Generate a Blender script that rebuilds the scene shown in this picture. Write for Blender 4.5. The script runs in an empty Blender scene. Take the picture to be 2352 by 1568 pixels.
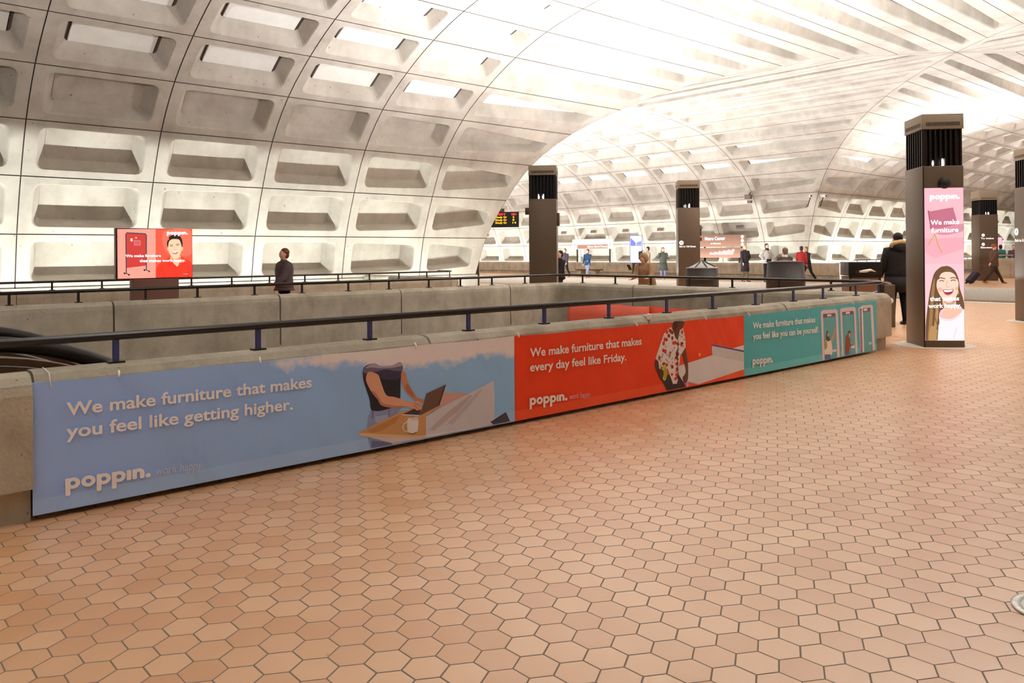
import bpy, bmesh, math, random
from mathutils import Vector, Matrix
from mathutils.geometry import tessellate_polygon
random.seed(7)
R = math.radians
sc = bpy.context.scene
C = sc.collection

# ------------------------------------------------------------------ camera, world, exposure, big lights
EYE = 1.45
HEAD = 48.3637
cd = bpy.data.cameras.new('camera')
cam = bpy.data.objects.new('camera', cd)
C.objects.link(cam)
cd.sensor_fit = 'HORIZONTAL'; cd.sensor_width = 36.0
cd.lens = 1826.06 / 2352 * 36.0
cd.shift_y = -(784 - 580.93) / 2352
cd.clip_end = 400
cam.matrix_world = (Matrix.Translation((0, 0, EYE)) @ Matrix.Rotation(R(HEAD - 90), 4, 'Z')
                    @ Matrix.Rotation(R(90), 4, 'X') @ Matrix.Rotation(R(-0.45), 4, 'Z'))
sc.camera = cam
sc.view_settings.view_transform = 'Standard'
sc.view_settings.look = 'None'
sc.view_settings.gamma = 1.0
sc.view_settings.use_curve_mapping = False
sc.view_settings.exposure = 0.45
sc.cycles.use_denoising = True
sc.cycles.max_bounces = 8
sc.cycles.diffuse_bounces = 5
sc.cycles.glossy_bounces = 4
sc.cycles.transparent_max_bounces = 8
sc.cycles.caustics_reflective = False
sc.cycles.caustics_refractive = False
sc.cycles.sample_clamp_indirect = 8.0

w = bpy.data.worlds.new('station_air'); sc.world = w; w.use_nodes = True
w.node_tree.nodes['Background'].inputs[0].default_value = (1.0, 0.95, 0.9, 1)
w.node_tree.nodes['Background'].inputs[1].default_value = 0.15

XC, YC = 29.285, 10.122           # crown of the cross vault


def area(name, loc, size, power, rot, col=(1, 0.95, 0.88), size_y=None, spread=None):
    l = bpy.data.lights.new(name, 'AREA')
    l.energy = power; l.color = col
    l.shape = 'RECTANGLE' if size_y else 'SQUARE'
    l.size = size
    if size_y: l.size_y = size_y
    if spread: l.spread = R(spread)
    o = bpy.data.objects.new(name, l); C.objects.link(o)
    o.location = loc; o.rotation_euler = rot
    return o


COVE = (0.96, 1.0, 0.95)
# lamp rows in the troughs at the foot of the vault (shine up the wall)
area('trough_lamp', (2.5, YC + 10.0, -0.4), 30.0, 1250, (R(180), 0, 0), COVE, 0.03)
area('trough_lamp', (XC + 10.05, 41.5, -0.4), 0.03, 1450, (R(180), 0, 0), COVE, 39.0)
area('trough_lamp', (57.0, YC + 10.0, -0.4), 32.0, 1700, (R(180), 0, 0), COVE, 0.03)
# lamp rows between the tracks and lamps on the pylon tops, two of them added fill (shine up at the crown)
UPL = (0.97, 0.98, 1.0)
area('track_lamp', (28.3, -4.0, -0.6), 0.5, 1900, (R(180), 0, 0), UPL, 36.0)
area('track_lamp', (28.3, 40.0, -0.6), 0.5, 6500, (R(180), 0, 0), UPL, 44.0)
PYL = [(12.84, 4.77, 800), (18.375, 4.86, 900), (12.91, 13.40, 480), (18.84, 13.63, 560), (-5.5, 2.5, 5200)]  # last entry: fill lamp added behind the camera for banners and near floor
for (x, y, e) in PYL:
    area('pylon_or_fill_uplight', (x, y, 3.53), 0.42, e, (R(180), 0, 0), UPL)
area('pylon_or_fill_uplight', (40.9, 13.0, 4.25), 0.5, 1300, (R(180), 0, 0), UPL)
area('pylon_or_fill_uplight', (58.0, 8.0, 3.53), 0.42, 1900, (R(180), 0, 0), UPL)  # fill lamp added out of view to brighten the far arm

# ------------------------------------------------------------------ helpers


def newmat(name, base=(0.5, 0.5, 0.5), rough=0.6, metal=0.0, spec=0.5, emit=None, estr=1.0, coat=0.0):
    m = bpy.data.materials.new(name); m.use_nodes = True
    b = m.node_tree.nodes['Principled BSDF']
    b.inputs['Base Color'].default_value = (*base, 1)
    b.inputs['Roughness'].default_value = rough
    b.inputs['Metallic'].default_value = metal
    b.inputs['Specular IOR Level'].default_value = spec
    if coat: b.inputs['Coat Weight'].default_value = coat
    if emit:
        b.inputs['Emission Color'].default_value = (*emit, 1)
        b.inputs['Emission Strength'].default_value = estr
    return m


def srgb(r, g, b):
    f = lambda c: (c / 255 / 12.92) if c / 255 <= 0.04045 else ((c / 255 + 0.055) / 1.055) ** 2.4
    return (f(r), f(g), f(b))


def noisy(name, c1, c2, scale=4.0, rough=0.8, bump=0.15, bscale=40.0, metal=0.0, spec=0.3, spots=None, streak=None, detail=8.0):
    """two-tone mottled surface with a fine bump; spots = (colour, scale, threshold) for pits and stains"""
    m = newmat(name, c1, rough, metal, spec)
    nt = m.node_tree; N = nt.nodes; L = nt.links; b = N['Principled BSDF']
    g = N.new('ShaderNodeNewGeometry')
    n = N.new('ShaderNodeTexNoise'); n.inputs['Scale'].default_value = scale; n.inputs['Detail'].default_value = detail
    n.inputs['Roughness'].default_value = 0.65
    L.new(g.outputs['Position'], n.inputs['Vector'])
    rp = N.new('ShaderNodeValToRGB')
    rp.color_ramp.elements[0].position = 0.35; rp.color_ramp.elements[0].color = (*c1, 1)
    rp.color_ramp.elements[1].position = 0.68; rp.color_ramp.elements[1].color = (*c2, 1)
    L.new(n.outputs['Fac'], rp.inputs['Fac'])
    out = rp.outputs['Color']
    if streak:
        mp = N.new('ShaderNodeMapping'); mp.inputs['Scale'].default_value = (3.0, 3.0, 0.35)
        L.new(g.outputs['Position'], mp.inputs['Vector'])
        n3 = N.new('ShaderNodeTexNoise'); n3.inputs['Scale'].default_value = streak[1]; n3.inputs['Detail'].default_value = 5
        L.new(mp.outputs['Vector'], n3.inputs['Vector'])
        r3 = N.new('ShaderNodeValToRGB')
        r3.color_ramp.elements[0].position = 0.5; r3.color_ramp.elements[0].color = (0, 0, 0, 1)
        r3.color_ramp.elements[1].position = 0.75; r3.color_ramp.elements[1].color = (0.32, 0.32, 0.32, 1)
        L.new(n3.outputs['Fac'], r3.inputs['Fac'])
        mx = N.new('ShaderNodeMixRGB'); mx.inputs['Color2'].default_value = (*streak[0], 1)
        L.new(r3.outputs['Color'], mx.inputs['Fac']); L.new(out, mx.inputs['Color1']); out = mx.outputs['Color']
    if spots:
        n2 = N.new('ShaderNodeTexNoise'); n2.inputs['Scale'].default_value = spots[1]; n2.inputs['Detail'].default_value = 3
        L.new(g.outputs['Position'], n2.inputs['Vector'])
        r2 = N.new('ShaderNodeValToRGB')
        r2.color_ramp.elements[0].position = spots[2]; r2.color_ramp.elements[0].color = (0, 0, 0, 1)
        r2.color_ramp.elements[1].position = spots[2] + 0.06; r2.color_ramp.elements[1].color = (1, 1, 1, 1)
        L.new(n2.outputs['Fac'], r2.inputs['Fac'])
        mx = N.new('ShaderNodeMixRGB'); mx.inputs['Color2'].default_value = (*spots[0], 1)
        L.new(r2.outputs['Color'], mx.inputs['Fac']); L.new(out, mx.inputs['Color1']); out = mx.outputs['Color']
    L.new(out, b.inputs['Base Color'])
    if bump:
        nb = N.new('ShaderNodeTexNoise'); nb.inputs['Scale'].default_value = bscale; nb.inputs['Detail'].default_value = 6
        L.new(g.outputs['Position'], nb.inputs['Vector'])
        bp = N.new('ShaderNodeBump'); bp.inputs['Strength'].default_value = bump; bp.inputs['Distance'].default_value = 0.02
        L.new(nb.outputs['Fac'], bp.inputs['Height']); L.new(bp.outputs['Normal'], b.inputs['Normal'])
    return m


class MB:
    """collects geometry, then builds ONE mesh object"""
    def __init__(s): s.v = []; s.f = []; s.mi = []; s.sm = []; s.mats = []
    def mat(s, m):
        if m not in s.mats: s.mats.append(m)
        return s.mats.index(m)
    def add(s, vs, fs, m=None, smooth=False):
        o = len(s.v); k = s.mat(m) if m else 0
        s.v += [tuple(p) for p in vs]
        for f in fs: s.f.append(tuple(o + i for i in f)); s.mi.append(k); s.sm.append(smooth)
    def box(s, c, size, m=None, rot=0.0, M=None, bev=0.0):
        x, y, z = (d / 2 for d in size)
        if bev:
            bm = bmesh.new(); bmesh.ops.create_cube(bm, size=1.0)
            for v in bm.verts: v.co = (v.co.x * 2 * x, v.co.y * 2 * y, v.co.z * 2 * z)
            bmesh.ops.bevel(bm, geom=bm.edges[:], offset=bev, segments=2, affect='EDGES', profile=0.6)
            vs = [v.co.copy() for v in bm.verts]; fs = [[v.index for v in f.verts] for f in bm.faces]; bm.free()
        else:
            vs = [Vector((i, j, k)) for i in (-x, x) for j in (-y, y) for k in (-z, z)]
            fs = [(0, 1, 3, 2), (4, 6, 7, 5), (0, 4, 5, 1), (2, 3, 7, 6), (0, 2, 6, 4), (1, 5, 7, 3)]
        T = Matrix.Translation(c) @ Matrix.Rotation(rot, 4, 'Z')
        if M: T = M @ T
        s.add([T @ v for v in vs], fs, m, bool(bev))
        return s
    def tube(s, pts, r, m=None, n=10, cap=True, radii=None):
        pts = [Vector(p) for p in pts]; vs = []; fs = []
        up = None
        for i, p in enumerate(pts):
            t = (pts[min(i + 1, len(pts) - 1)] - pts[max(i - 1, 0)]).normalized()
            if up is None:
                up = Vector((0, 0, 1)) if abs(t.z) < 0.9 else Vector((1, 0, 0))
            a = (up - t * up.dot(t)).normalized(); b = t.cross(a); up = a
            rr = radii[i] if radii else r
            for k in range(n):
                q = 2 * math.pi * k / n
                vs.append(p + a * (rr * math.cos(q)) + b * (rr * math.sin(q)))
        for i in range(len(pts) - 1):
            for k in range(n):
                fs.append((i * n + k, i * n + (k + 1) % n, (i + 1) * n + (k + 1) % n, (i + 1) * n + k))
        if cap:
            fs.append(tuple(range(n - 1, -1, -1))); fs.append(tuple(range((len(pts) - 1) * n, len(pts) * n)))
        s.add(vs, fs, m, True); return s
    def lathe(s, prof, c=(0, 0, 0), m=None, n=32, M=None):
        vs = []; fs = []
        for (r, z) in prof:
            for k in range(n):
                q = 2 * math.pi * k / n
                p = Vector((c[0] + r * math.cos(q), c[1] + r * math.sin(q), c[2] + z))
                vs.append(M @ p if M else p)
        for i in range(len(prof) - 1):
            for k in range(n):
                fs.append((i * n + k, i * n + (k + 1) % n, (i + 1) * n + (k + 1) % n, (i + 1) * n + k))
        fs.append(tuple(range(n - 1, -1, -1))); fs.append(tuple(range((len(prof) - 1) * n, len(prof) * n)))
        s.add(vs, fs, m, True); return s
    def prism(s, poly, z0, z1, m=None, M=None):
        n = len(poly)
        vs = [Vector((x, y, z0)) for x, y in poly] + [Vector((x, y, z1)) for x, y in poly]
        if M: vs = [M @ v for v in vs]
        fs = [(i, (i + 1) % n, n + (i + 1) % n, n + i) for i in range(n)]
        tri = tessellate_polygon([[Vector((x, y, 0)) for x, y in poly]])
        fs += [tuple(reversed(t)) for t in tri] + [tuple(i + n for i in t) for t in tri]
        s.add(vs, fs, m); return s
    def sweep(s, path, sect, m=None, closed_sect=True, cap=True):
        """sect: (offset to the left of travel, z) swept along a flat path of (x, y)"""
        P = [Vector((p[0], p[1], 0)) for p in path]; vs = []; fs = []; k = len(sect)
        for i, p in enumerate(P):
            if 0 < i < len(P) - 1:
                d1 = (p - P[i - 1]).normalized(); d2 = (P[i + 1] - p).normalized()
                n1 = Vector((-d1.y, d1.x, 0)); n2 = Vector((-d2.y, d2.x, 0))
                nn = (n1 + n2).normalized(); nn /= max(0.3, nn.dot(n1))
            else:
                d = (P[1] - P[0]) if i == 0 else (P[-1] - P[-2]); d.normalize(); nn = Vector((-d.y, d.x, 0))
            for (o, z) in sect: vs.append(p + nn * o + Vector((0, 0, z)))
        for i in range(len(P) - 1):
            for j in range(k if closed_sect else k - 1):
                fs.append((i * k + j, (i + 1) * k + j, (i + 1) * k + (j + 1) % k, i * k + (j + 1) % k))
        if cap and closed_sect:
            tri = tessellate_polygon([[Vector((o, z, 0)) for o, z in sect]])
            fs += [tuple(t) for t in tri] + [tuple(len(vs) - k + i for i in reversed(t)) for t in tri]
        s.add(vs, fs, m); return s
    def build(s, name, m=None, parent=None, smooth_angle=None):
        me = bpy.data.meshes.new(name); me.from_pydata(s.v, [], s.f)
        if s.mats:
            for x in s.mats: me.materials.append(x)
            me.polygons.foreach_set('material_index', s.mi)
        elif m: me.materials.append(m)
        me.polygons.foreach_set('use_smooth', s.sm)
        me.update()
        o = bpy.data.objects.new(name, me); C.objects.link(o)
        if parent:
            o.parent = parent; o.matrix_parent_inverse = parent.matrix_world.inverted()
        return o


def fixn(o):
    bm = bmesh.new(); bm.from_mesh(o.data); bmesh.ops.recalc_face_normals(bm, faces=bm.faces[:]); bm.to_mesh(o.data); bm.free(); return o


def tag(o, label, cat, group=None):
    o['label'] = label; o['category'] = cat
    if group: o['group'] = group
    return o


def struct(o):
    o['kind'] = 'structure'; return o


def thing(name, label, cat, loc=(0, 0, 0), rz=0.0, group=None):
    o = bpy.data.objects.new(name, None); C.objects.link(o)
    o.location = loc; o.rotation_euler = (0, 0, rz); o.empty_display_size = 0.1
    o.matrix_world = Matrix.Translation(loc) @ Matrix.Rotation(rz, 4, 'Z')
    return tag(o, label, cat, group)


def lpart(mb, name, mat, parent):
    """part modelled in its parent's own coordinates"""
    o = mb.build(name, mat); o.parent = parent; return o


def dup(root, loc, rz, label=None, group=None):
    r = root.copy(); C.objects.link(r); r.location = loc; r.rotation_euler = (0, 0, rz)
    if label: r['label'] = label
    if group: r['group'] = group
    for ch in list(root.children):
        c = ch.copy(); C.objects.link(c); c.parent = r
        for g in ch.children:
            d = g.copy(); C.objects.link(d); d.parent = c
    return r


# ------------------------------------------------------------------ materials
VC = noisy('vault_concrete', srgb(172, 164, 153), srgb(200, 193, 182), 0.9, 0.85, 0.12, 30, spots=(srgb(128, 118, 106), 11.0, 0.70), streak=(srgb(146, 134, 122), 0.9))
JOINT = newmat('joint_shadow_gap', srgb(88, 76, 68), 0.9)
BOARD = noisy('acoustic_board', srgb(232, 232, 226), srgb(242, 242, 238), 2.0, 0.7, 0.0)
CONC = noisy('parapet_concrete', srgb(158, 149, 132), srgb(190, 181, 164), 2.2, 0.85, 0.35, 45, spots=(srgb(96, 86, 72), 26.0, 0.70), streak=(srgb(120, 110, 96), 1.6))
CONCD = noisy('dark_concrete', srgb(70, 62, 54), srgb(96, 88, 78), 2.2, 0.9, 0.3, 45)
BRONZE = noisy('dark_bronze', srgb(92, 76, 62), srgb(110, 92, 76), 120.0, 0.36, 0.03, 300, metal=0.45, spec=0.5)
BLACKM = newmat('black_enamel', srgb(28, 24, 22), 0.28, 0.3)
TRACK = noisy('track_bed', srgb(50, 44, 40), srgb(80, 70, 62), 5.0, 0.95, 0.4, 20)


def hex_floor(name, d, light, dark, mortar):
    m = newmat(name, light, 0.4); nt = m.node_tree; N = nt.nodes; L = nt.links; b = N['Principled BSDF']
    def V(op, a, bb=None):
        n = N.new('ShaderNodeVectorMath'); n.operation = op
        for i, x in enumerate((a, bb)):
            if x is None: continue
            if isinstance(x, tuple): n.inputs[i].default_value = x
            else: L.new(x, n.inputs[i])
        return n
    def F(op, a, bb=None, c=None):
        n = N.new('ShaderNodeMath'); n.operation = op
        for i, x in enumerate((a, bb, c)):
            if x is None: continue
            if isinstance(x, (int, float)): n.inputs[i].default_value = x
            else: L.new(x, n.inputs[i])
        return n.outputs[0]
    g = N.new('ShaderNodeNewGeometry')
    p = V('MULTIPLY', g.outputs['Position'], (1 / d, 1 / d, 0)).outputs[0]
    S = (1.0, math.sqrt(3), 1.0); H = (0.5, math.sqrt(3) / 2, 0.0)
    def cell(q):
        f = V('FRACTION', V('DIVIDE', q, S).outputs[0]).outputs[0]
        return V('SUBTRACT', V('MULTIPLY', f, (S[0], S[1], 0)).outputs[0], H).outputs[0]
    a = cell(p); bq = cell(V('SUBTRACT', p, H).outputs[0])
    la = V('LENGTH', a).outputs['Value']; lb = V('LENGTH', bq).outputs['Value']
    sel = F('LESS_THAN', lb, la)
    mx = N.new('ShaderNodeMix'); mx.data_type = 'VECTOR'
    L.new(sel, mx.inputs['Factor']); L.new(a, mx.inputs[4]); L.new(bq, mx.inputs[5])
    gv = mx.outputs[1]
    cid = V('SUBTRACT', p, gv).outputs[0]
    sp = N.new('ShaderNodeSeparateXYZ'); L.new(V('ABSOLUTE', gv).outputs[0], sp.inputs[0])
    e = F('MAXIMUM', sp.outputs[0], F('ADD', F('MULTIPLY', sp.outputs[0], 0.5), F('MULTIPLY', sp.outputs[1], math.sqrt(3) / 2)))
    sn = V('SNAP', V('ADD', cid, (0.25, 0.25, 0)).outputs[0], (0.5, math.sqrt(3) / 2, 1)).outputs[0]
    wn = N.new('ShaderNodeTexWhiteNoise'); wn.noise_dimensions = '2D'; L.new(sn, wn.inputs['Vector'])
    # grout width differs a little from tile to tile
    gw = F('MULTIPLY_ADD', wn.outputs['Value'], -0.010, 0.488)
    mr = N.new('ShaderNodeMapRange'); mr.interpolation_type = 'SMOOTHSTEP'
    L.new(e, mr.inputs['Value']); L.new(F('SUBTRACT', gw, 0.008), mr.inputs['From Min']); L.new(F('ADD', gw, 0.005), mr.inputs['From Max'])
    mort = mr.outputs['Result']
    rp = N.new('ShaderNodeValToRGB'); rp.color_ramp.elements[0].color = (*dark, 1); rp.color_ramp.elements[1].color = (*light, 1)
    nn = N.new('ShaderNodeTexNoise'); nn.inputs['Scale'].default_value = 1.3; nn.inputs['Detail'].default_value = 6
    L.new(g.outputs['Position'], nn.inputs['Vector'])
    n2 = N.new('ShaderNodeTexNoise'); n2.inputs['Scale'].default_value = 9.0; n2.inputs['Detail'].default_value = 5
    L.new(g.outputs['Position'], n2.inputs['Vector'])
    fac = F('ADD', F('MULTIPLY', wn.outputs['Value'], 0.45), F('ADD', F('MULTIPLY', nn.outputs['Fac'], 0.5), F('MULTIPLY', n2.outputs['Fac'], 0.25)))
    L.new(F('SUBTRACT', fac, 0.12), rp.inputs['Fac'])
    cm = N.new('ShaderNodeMixRGB'); cm.inputs['Color2'].default_value = (*mortar, 1)
    L.new(mort, cm.inputs['Fac']); L.new(rp.outputs['Color'], cm.inputs['Color1'])
    L.new(cm.outputs['Color'], b.inputs['Base Color'])
    rr = F('ADD', F('MULTIPLY', mort, 0.4), F('MULTIPLY_ADD', n2.outputs['Fac'], 0.22, 0.22))
    L.new(rr, b.inputs['Roughness'])
    dome = F('SUBTRACT', F('MULTIPLY', F('POWER', F('MULTIPLY', e, 2.0), 6.0), -0.35), mort)
    hgt = F('ADD', dome, F('MULTIPLY', n2.outputs['Fac'], 0.15))
    bp = N.new('ShaderNodeBump'); bp.inputs['Strength'].default_value = 0.45; bp.inputs['Distance'].default_value = 0.006
    L.new(hgt, bp.inputs['Height']); L.new(bp.outputs['Normal'], b.inputs['Normal'])
    b.inputs['Specular IOR Level'].default_value = 1.0
    return m


TILE = hex_floor('hexagonal_clay_tile', 0.147, srgb(224, 182, 142), srgb(190, 132, 86), srgb(104, 90, 74))

# ------------------------------------------------------------------ vault
PR = [(11.66, 0.66), (11.38, 1.98), (10.87, 3.30), (10.23, 4.51), (9.26, 5.57), (8.04, 6.40), (6.78, 7.04),
      (5.50, 7.50), (4.13, 7.81), (2.75, 8.01), (1.375, 8.12), (0.0, 8.15)]
NR = 11


def prof(b):
    b = max(0.0, min(NR, b)); i = min(int(b), NR - 1); t = b - i
    def P(k):
        if k < 0: return (2 * PR[0][0] - PR[1][0], 2 * PR[0][1] - PR[1][1])
        if k > NR: return (-PR[2 * NR - k][0], PR[2 * NR - k][1])
        return PR[k]
    p0, p1, p2, p3 = P(i - 1), P(i), P(i + 1), P(i + 2)
    f = lambda a, b_, c, d: 0.5 * (2 * b_ + (c - a) * t + (2 * a - 5 * b_ + 4 * c - d) * t * t + (3 * b_ - a - 3 * c + d) * t ** 3)
    return f(p0[0], p1[0], p2[0], p3[0]), f(p0[1], p1[1], p2[1], p3[1])


def prof_n(b, d):
    r, z = prof(b)
    if d == 0: return r, z
    r1, z1 = prof(b - 0.02); r2, z2 = prof(b + 0.02)
    tr, tz = r2 - r1, z2 - z1; l = math.hypot(tr, tz)
    return r + d * tz / l, z - d * tr / l      # outward = away from the hall


BAY0, BAYW = 14.06, 2.885


def rring(a0, a1, b0, b1, ra, rb, taper=None, n=3, ne=2):
    """rounded rectangle, always the same vertex count; taper(a) scales its height about the middle"""
    pts = []
    for (ca, cb, q0) in ((a1 - ra, b1 - rb, 0), (a0 + ra, b1 - rb, 90), (a0 + ra, b0 + rb, 180), (a1 - ra, b0 + rb, 270)):
        for i in range(n + 1):
            q = R(q0 + 90 * i / n); pts.append((ca + ra * math.cos(q), cb + rb * math.sin(q)))
        nx = {0: (a0 + ra, b1), 90: (a0, b0 + rb), 180: (a1 - ra, b0), 270: (a1, b1 - rb)}[q0]
        st = pts[-1]
        for i in range(1, ne + 1):
            t = i / (ne + 1); pts.append((st[0] + (nx[0] - st[0]) * t, st[1] + (nx[1] - st[1]) * t))
    if taper:
        bm_ = (b0 + b1) / 2
        pts = [(a, bm_ + (b - bm_) * taper(a)) for a, b in pts]
    return pts


def vault_half(axis, sgn, side, bays, name):
    """axis 'A' runs along x, 'B' along y; sgn: which way the arm leaves the crown; side: which half of the barrel"""
    mb = MB()
    kc, kj, kb = mb.mat(VC), mb.mat(JOINT), mb.mat(BOARD)
    def place(s, b, d):
        r, z = prof_n(b, d)
        if axis == 'A': return (XC + sgn * s, YC + side * r, z)
        return (XC + side * r, YC + sgn * s, z)
    flip = (sgn * side > 0) ^ (axis == 'B')
    for bay in range(bays + 1):
        for k in range(NR):
            if bay == 0:
                def S(a, b): r0 = abs(prof(b)[0]); return r0 + (BAY0 - r0) * a
                wid = BAY0 - prof(k + 0.5)[0]
            else:
                s0 = BAY0 + BAYW * (bay - 1)
                def S(a, b, s0=s0): return s0 + BAYW * a
                wid = BAYW
            dep = 0.55 if k == 0 else 0.46 if k == 1 else 0.38 if k < 4 else 0.30
            if bay == 0 and k >= 4: dep = 0.42
            ga = 0.013 / wid; gb = 0.009
            mL = (0.34 if bay == 0 else 0.27) / wid; mR = 0.27 / wid
            o = (mL, 1 - mR, k + 0.13, k + 0.88)
            if bay == 0:
                tp = lambda a: 0.34 + 0.62 * a
                if k == 0: tp = lambda a: 0.6 + 0.4 * a
            elif bay == 1: tp = lambda a: 0.82 + 0.18 * a
            else: tp = None
            ra = 0.17 / wid; rb = 0.12
            e = 0.0005
            i1, i2 = 0.035 / wid, 0.02
            ia, il, ih = 0.22 / wid, (0.20 if k >= 4 else 0.11 if k > 1 else 0.05), 0.045
            if bay == 0 and k >= 4: il = 0.14
            rings = [(rring(0, 1, k, k + 1, e, e), 0.02, kj), (rring(ga, 1 - ga, k + gb, k + 1 - gb, e, e), 0.02, kj),
                     (rring(ga, 1 - ga, k + gb, k + 1 - gb, e, e), 0.0, kj),
                     (rring(*o, ra, rb, tp), 0.0, kc),
                     (rring(o[0] + i1, o[1] - i1, o[2] + i2, o[3] - i2, ra * 0.9, rb * 0.9, tp), 0.05, kc),
                     (rring(o[0] + ia, o[1] - ia, o[2] + il, o[3] - ih, ra * 0.5, rb * 0.5, tp), dep, kc)]
            if k >= 4:
                bi, bj = 0.08 / wid, 0.045
                rings.append((rring(o[0] + ia + bi, o[1] - ia - bi, o[2] + il + 0.004, o[3] - ih - bj, e, e, tp), dep + 0.05, kj))
                rings.append((rring(o[0] + ia + bi, o[1] - ia - bi, o[2] + il + 0.004, o[3] - ih - bj, e, e, tp), dep - 0.01, kb))
            base = len(mb.v); nv = len(rings[0][0])
            for ri, (pts, d, mk) in enumerate(rings):
                for (a, b) in pts:
                    dd = 0.0 if (ri == 0 and (bay == 0 and a < 0.01)) else d
                    mb.v.append(place(S(a, b), b, dd))
            for ri in range(1, len(rings)):
                for j in range(nv):
                    f = (base + (ri - 1) * nv + j, base + (ri - 1) * nv + (j + 1) % nv, base + ri * nv + (j + 1) % nv, base + ri * nv + j)
                    mb.f.append(f if not flip else f[::-1]); mb.mi.append(rings[ri][2]); mb.sm.append(3 < ri < 5)
            f = tuple(base + (len(rings) - 1) * nv + j for j in range(nv))
            mb.f.append(f if not flip else f[::-1]); mb.mi.append(kb if k >= 4 else kc); mb.sm.append(False)
    return struct(mb.build(name))


vault_half('A', -1, 1, 6, 'ceiling')
vault_half('A', -1, -1, 6, 'ceiling')
vault_half('A', 1, 1, 11, 'ceiling')
vault_half('A', 1, -1, 11, 'ceiling')
vault_half('B', 1, 1, 11, 'ceiling')
vault_half('B', 1, -1, 11, 'ceiling')
vault_half('B', -1, 1, 6, 'ceiling')
vault_half('B', -1, -1, 6, 'ceiling')

# end walls of the arms and the walls below the springing
def slab(name, lo, hi, mat):
    mb = MB(); mb.box([(a + b) / 2 for a, b in zip(lo, hi)], [b - a for a, b in zip(lo, hi)]); return struct(mb.build(name, mat))
AE, BE = BAY0 + BAYW * 11, BAY0 + BAYW * 6
slab('wall_far_end', (XC + AE, YC - 13, -1.3), (XC + AE + 0.3, YC + 13, 9), VC)
slab('wall_left_end', (XC - 13, YC + AE, -1.3), (XC + 13, YC + AE + 0.3, 9), VC)
slab('wall_right_end', (XC - 13, YC - BE - 0.3, -1.3), (XC + 13, YC - BE, 9), VC)
for (lo, hi, n) in [((XC - BE, YC + 11.6, -1.4), (XC - 11.6, YC + 12.0, 0.70), 'wall_left'), ((XC + 11.6, YC + 11.6, -1.4), (XC + AE, YC + 12.0, 0.70), 'wall_left'),
                    ((XC - BE, YC - 12.0, -1.4), (XC - 11.6, YC - 11.6, 0.70), 'wall_right'), ((XC + 11.6, YC - 12.0, -1.4), (XC + AE, YC - 11.6, 0.70), 'wall_right'),
                    ((XC + 11.6, YC + 12.0, -1.4), (XC + 12.0, YC + AE, 0.70), 'wall_far'), ((XC + 11.6, YC - BE, -1.4), (XC + 12.0, YC - 12.0, 0.70), 'wall_far'),
                    ((XC - 12.0, YC + 12.0, -1.4), (XC - 11.6, YC + AE, 0.70), 'wall_near'), ((XC - 12.0, YC - BE, -1.4), (XC - 11.6, YC - 12.0, 0.70), 'wall_near')]:
    slab(n, lo, hi, VC)

# hoods that keep the trough lamps' light off the upper vault
slab('trim_1', (-15, YC + 9.6, 0.09), (17.7, YC + 10.043, 0.10), BLACKM)
slab('trim_2', (XC + 9.75, YC + 11.4, 0.09), (XC + 10.093, YC + AE, 0.10), BLACKM)
slab('trim_3', (XC + 11.4, YC + 9.6, 0.09), (XC + AE, YC + 10.043, 0.10), BLACKM)
slab('trim_6', (-15, YC + 9.58, -0.5), (17.7, YC + 9.6, 0.10), BLACKM)
slab('trim_7', (XC + 9.73, YC + 11.4, -0.5), (XC + 9.75, YC + AE, 0.10), BLACKM)
slab('trim_8', (XC + 11.4, YC + 9.58, -0.5), (XC + AE, YC + 9.6, 0.10), BLACKM)

# ------------------------------------------------------------------ floors, track bed
def flat(name, rects, z, t, mat):
    mb = MB()
    for (x0, y0, x1, y1) in rects: mb.box(((x0 + x1) / 2, (y0 + y1) / 2, z - t / 2), (x1 - x0, y1 - y0, t))
    return struct(mb.build(name, mat))
WX0, WX1, WY0, WY1 = -9.0, 12.02, 5.30, 12.05        # the escalator well
flat('floor', [(-15, YC - 11.6, 24.1, WY0), (-15, WY0, -2.5, WY1), (WX1, WY0, 24.1, WY1), (-15, WY1, 24.1, 16.95),
               (17.7, 16.95, 24.1, YC + AE), (17.7, YC - BE, 24.1, YC - 11.6)], 0, 0.5, TILE)
FE = 32.6
flat('floor_far_platform', [(FE, YC - BE, 38.75, YC + AE), (38.75, YC - 11.6, XC + AE, 18.2)], 0, 0.5, TILE)
flat('floor_track_bed', [(24.1, YC - BE, FE, YC + AE)], -1.05, 0.2, TRACK)
flat('floor_trough', [(-15, 16.95, 17.7, YC + 11.7), (38.75, YC + 8, 41.0, YC + AE), (38.75, 18.2, XC + AE, YC + 11.7)], -0.6, 0.2, VC)
flat('floor_well', [(-9, 5.3, 12.4, 12.2)], -5.0, 0.2, TILE)

# ------------------------------------------------------------------ parapets round the well and along the walkway
COPE = [(0.08, 0.0), (0.08, 0.17), (0.0, 0.19), (0.0, 0.70), (0.015, 0.755), (0.05, 0.795), (0.10, 0.81), (0.19, 0.81), (0.24, 0.795), (0.275, 0.755), (0.285, 0.70)]


def arc(cx, cy, r, q0, q1, n=8):
    return [(cx + r * math.cos(R(q0 + (q1 - q0) * i / n)), cy + r * math.sin(R(q0 + (q1 - q0) * i / n))) for i in range(n + 1)]


def parapet(name, runs, inner_z, mat=CONC):
    sect = COPE + [(0.285, inner_z), (0.08, inner_z)]
    mb = MB()
    for run in runs: mb.sweep(run, sect)
    return struct(fixn(mb.build(name, mat)))


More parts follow.
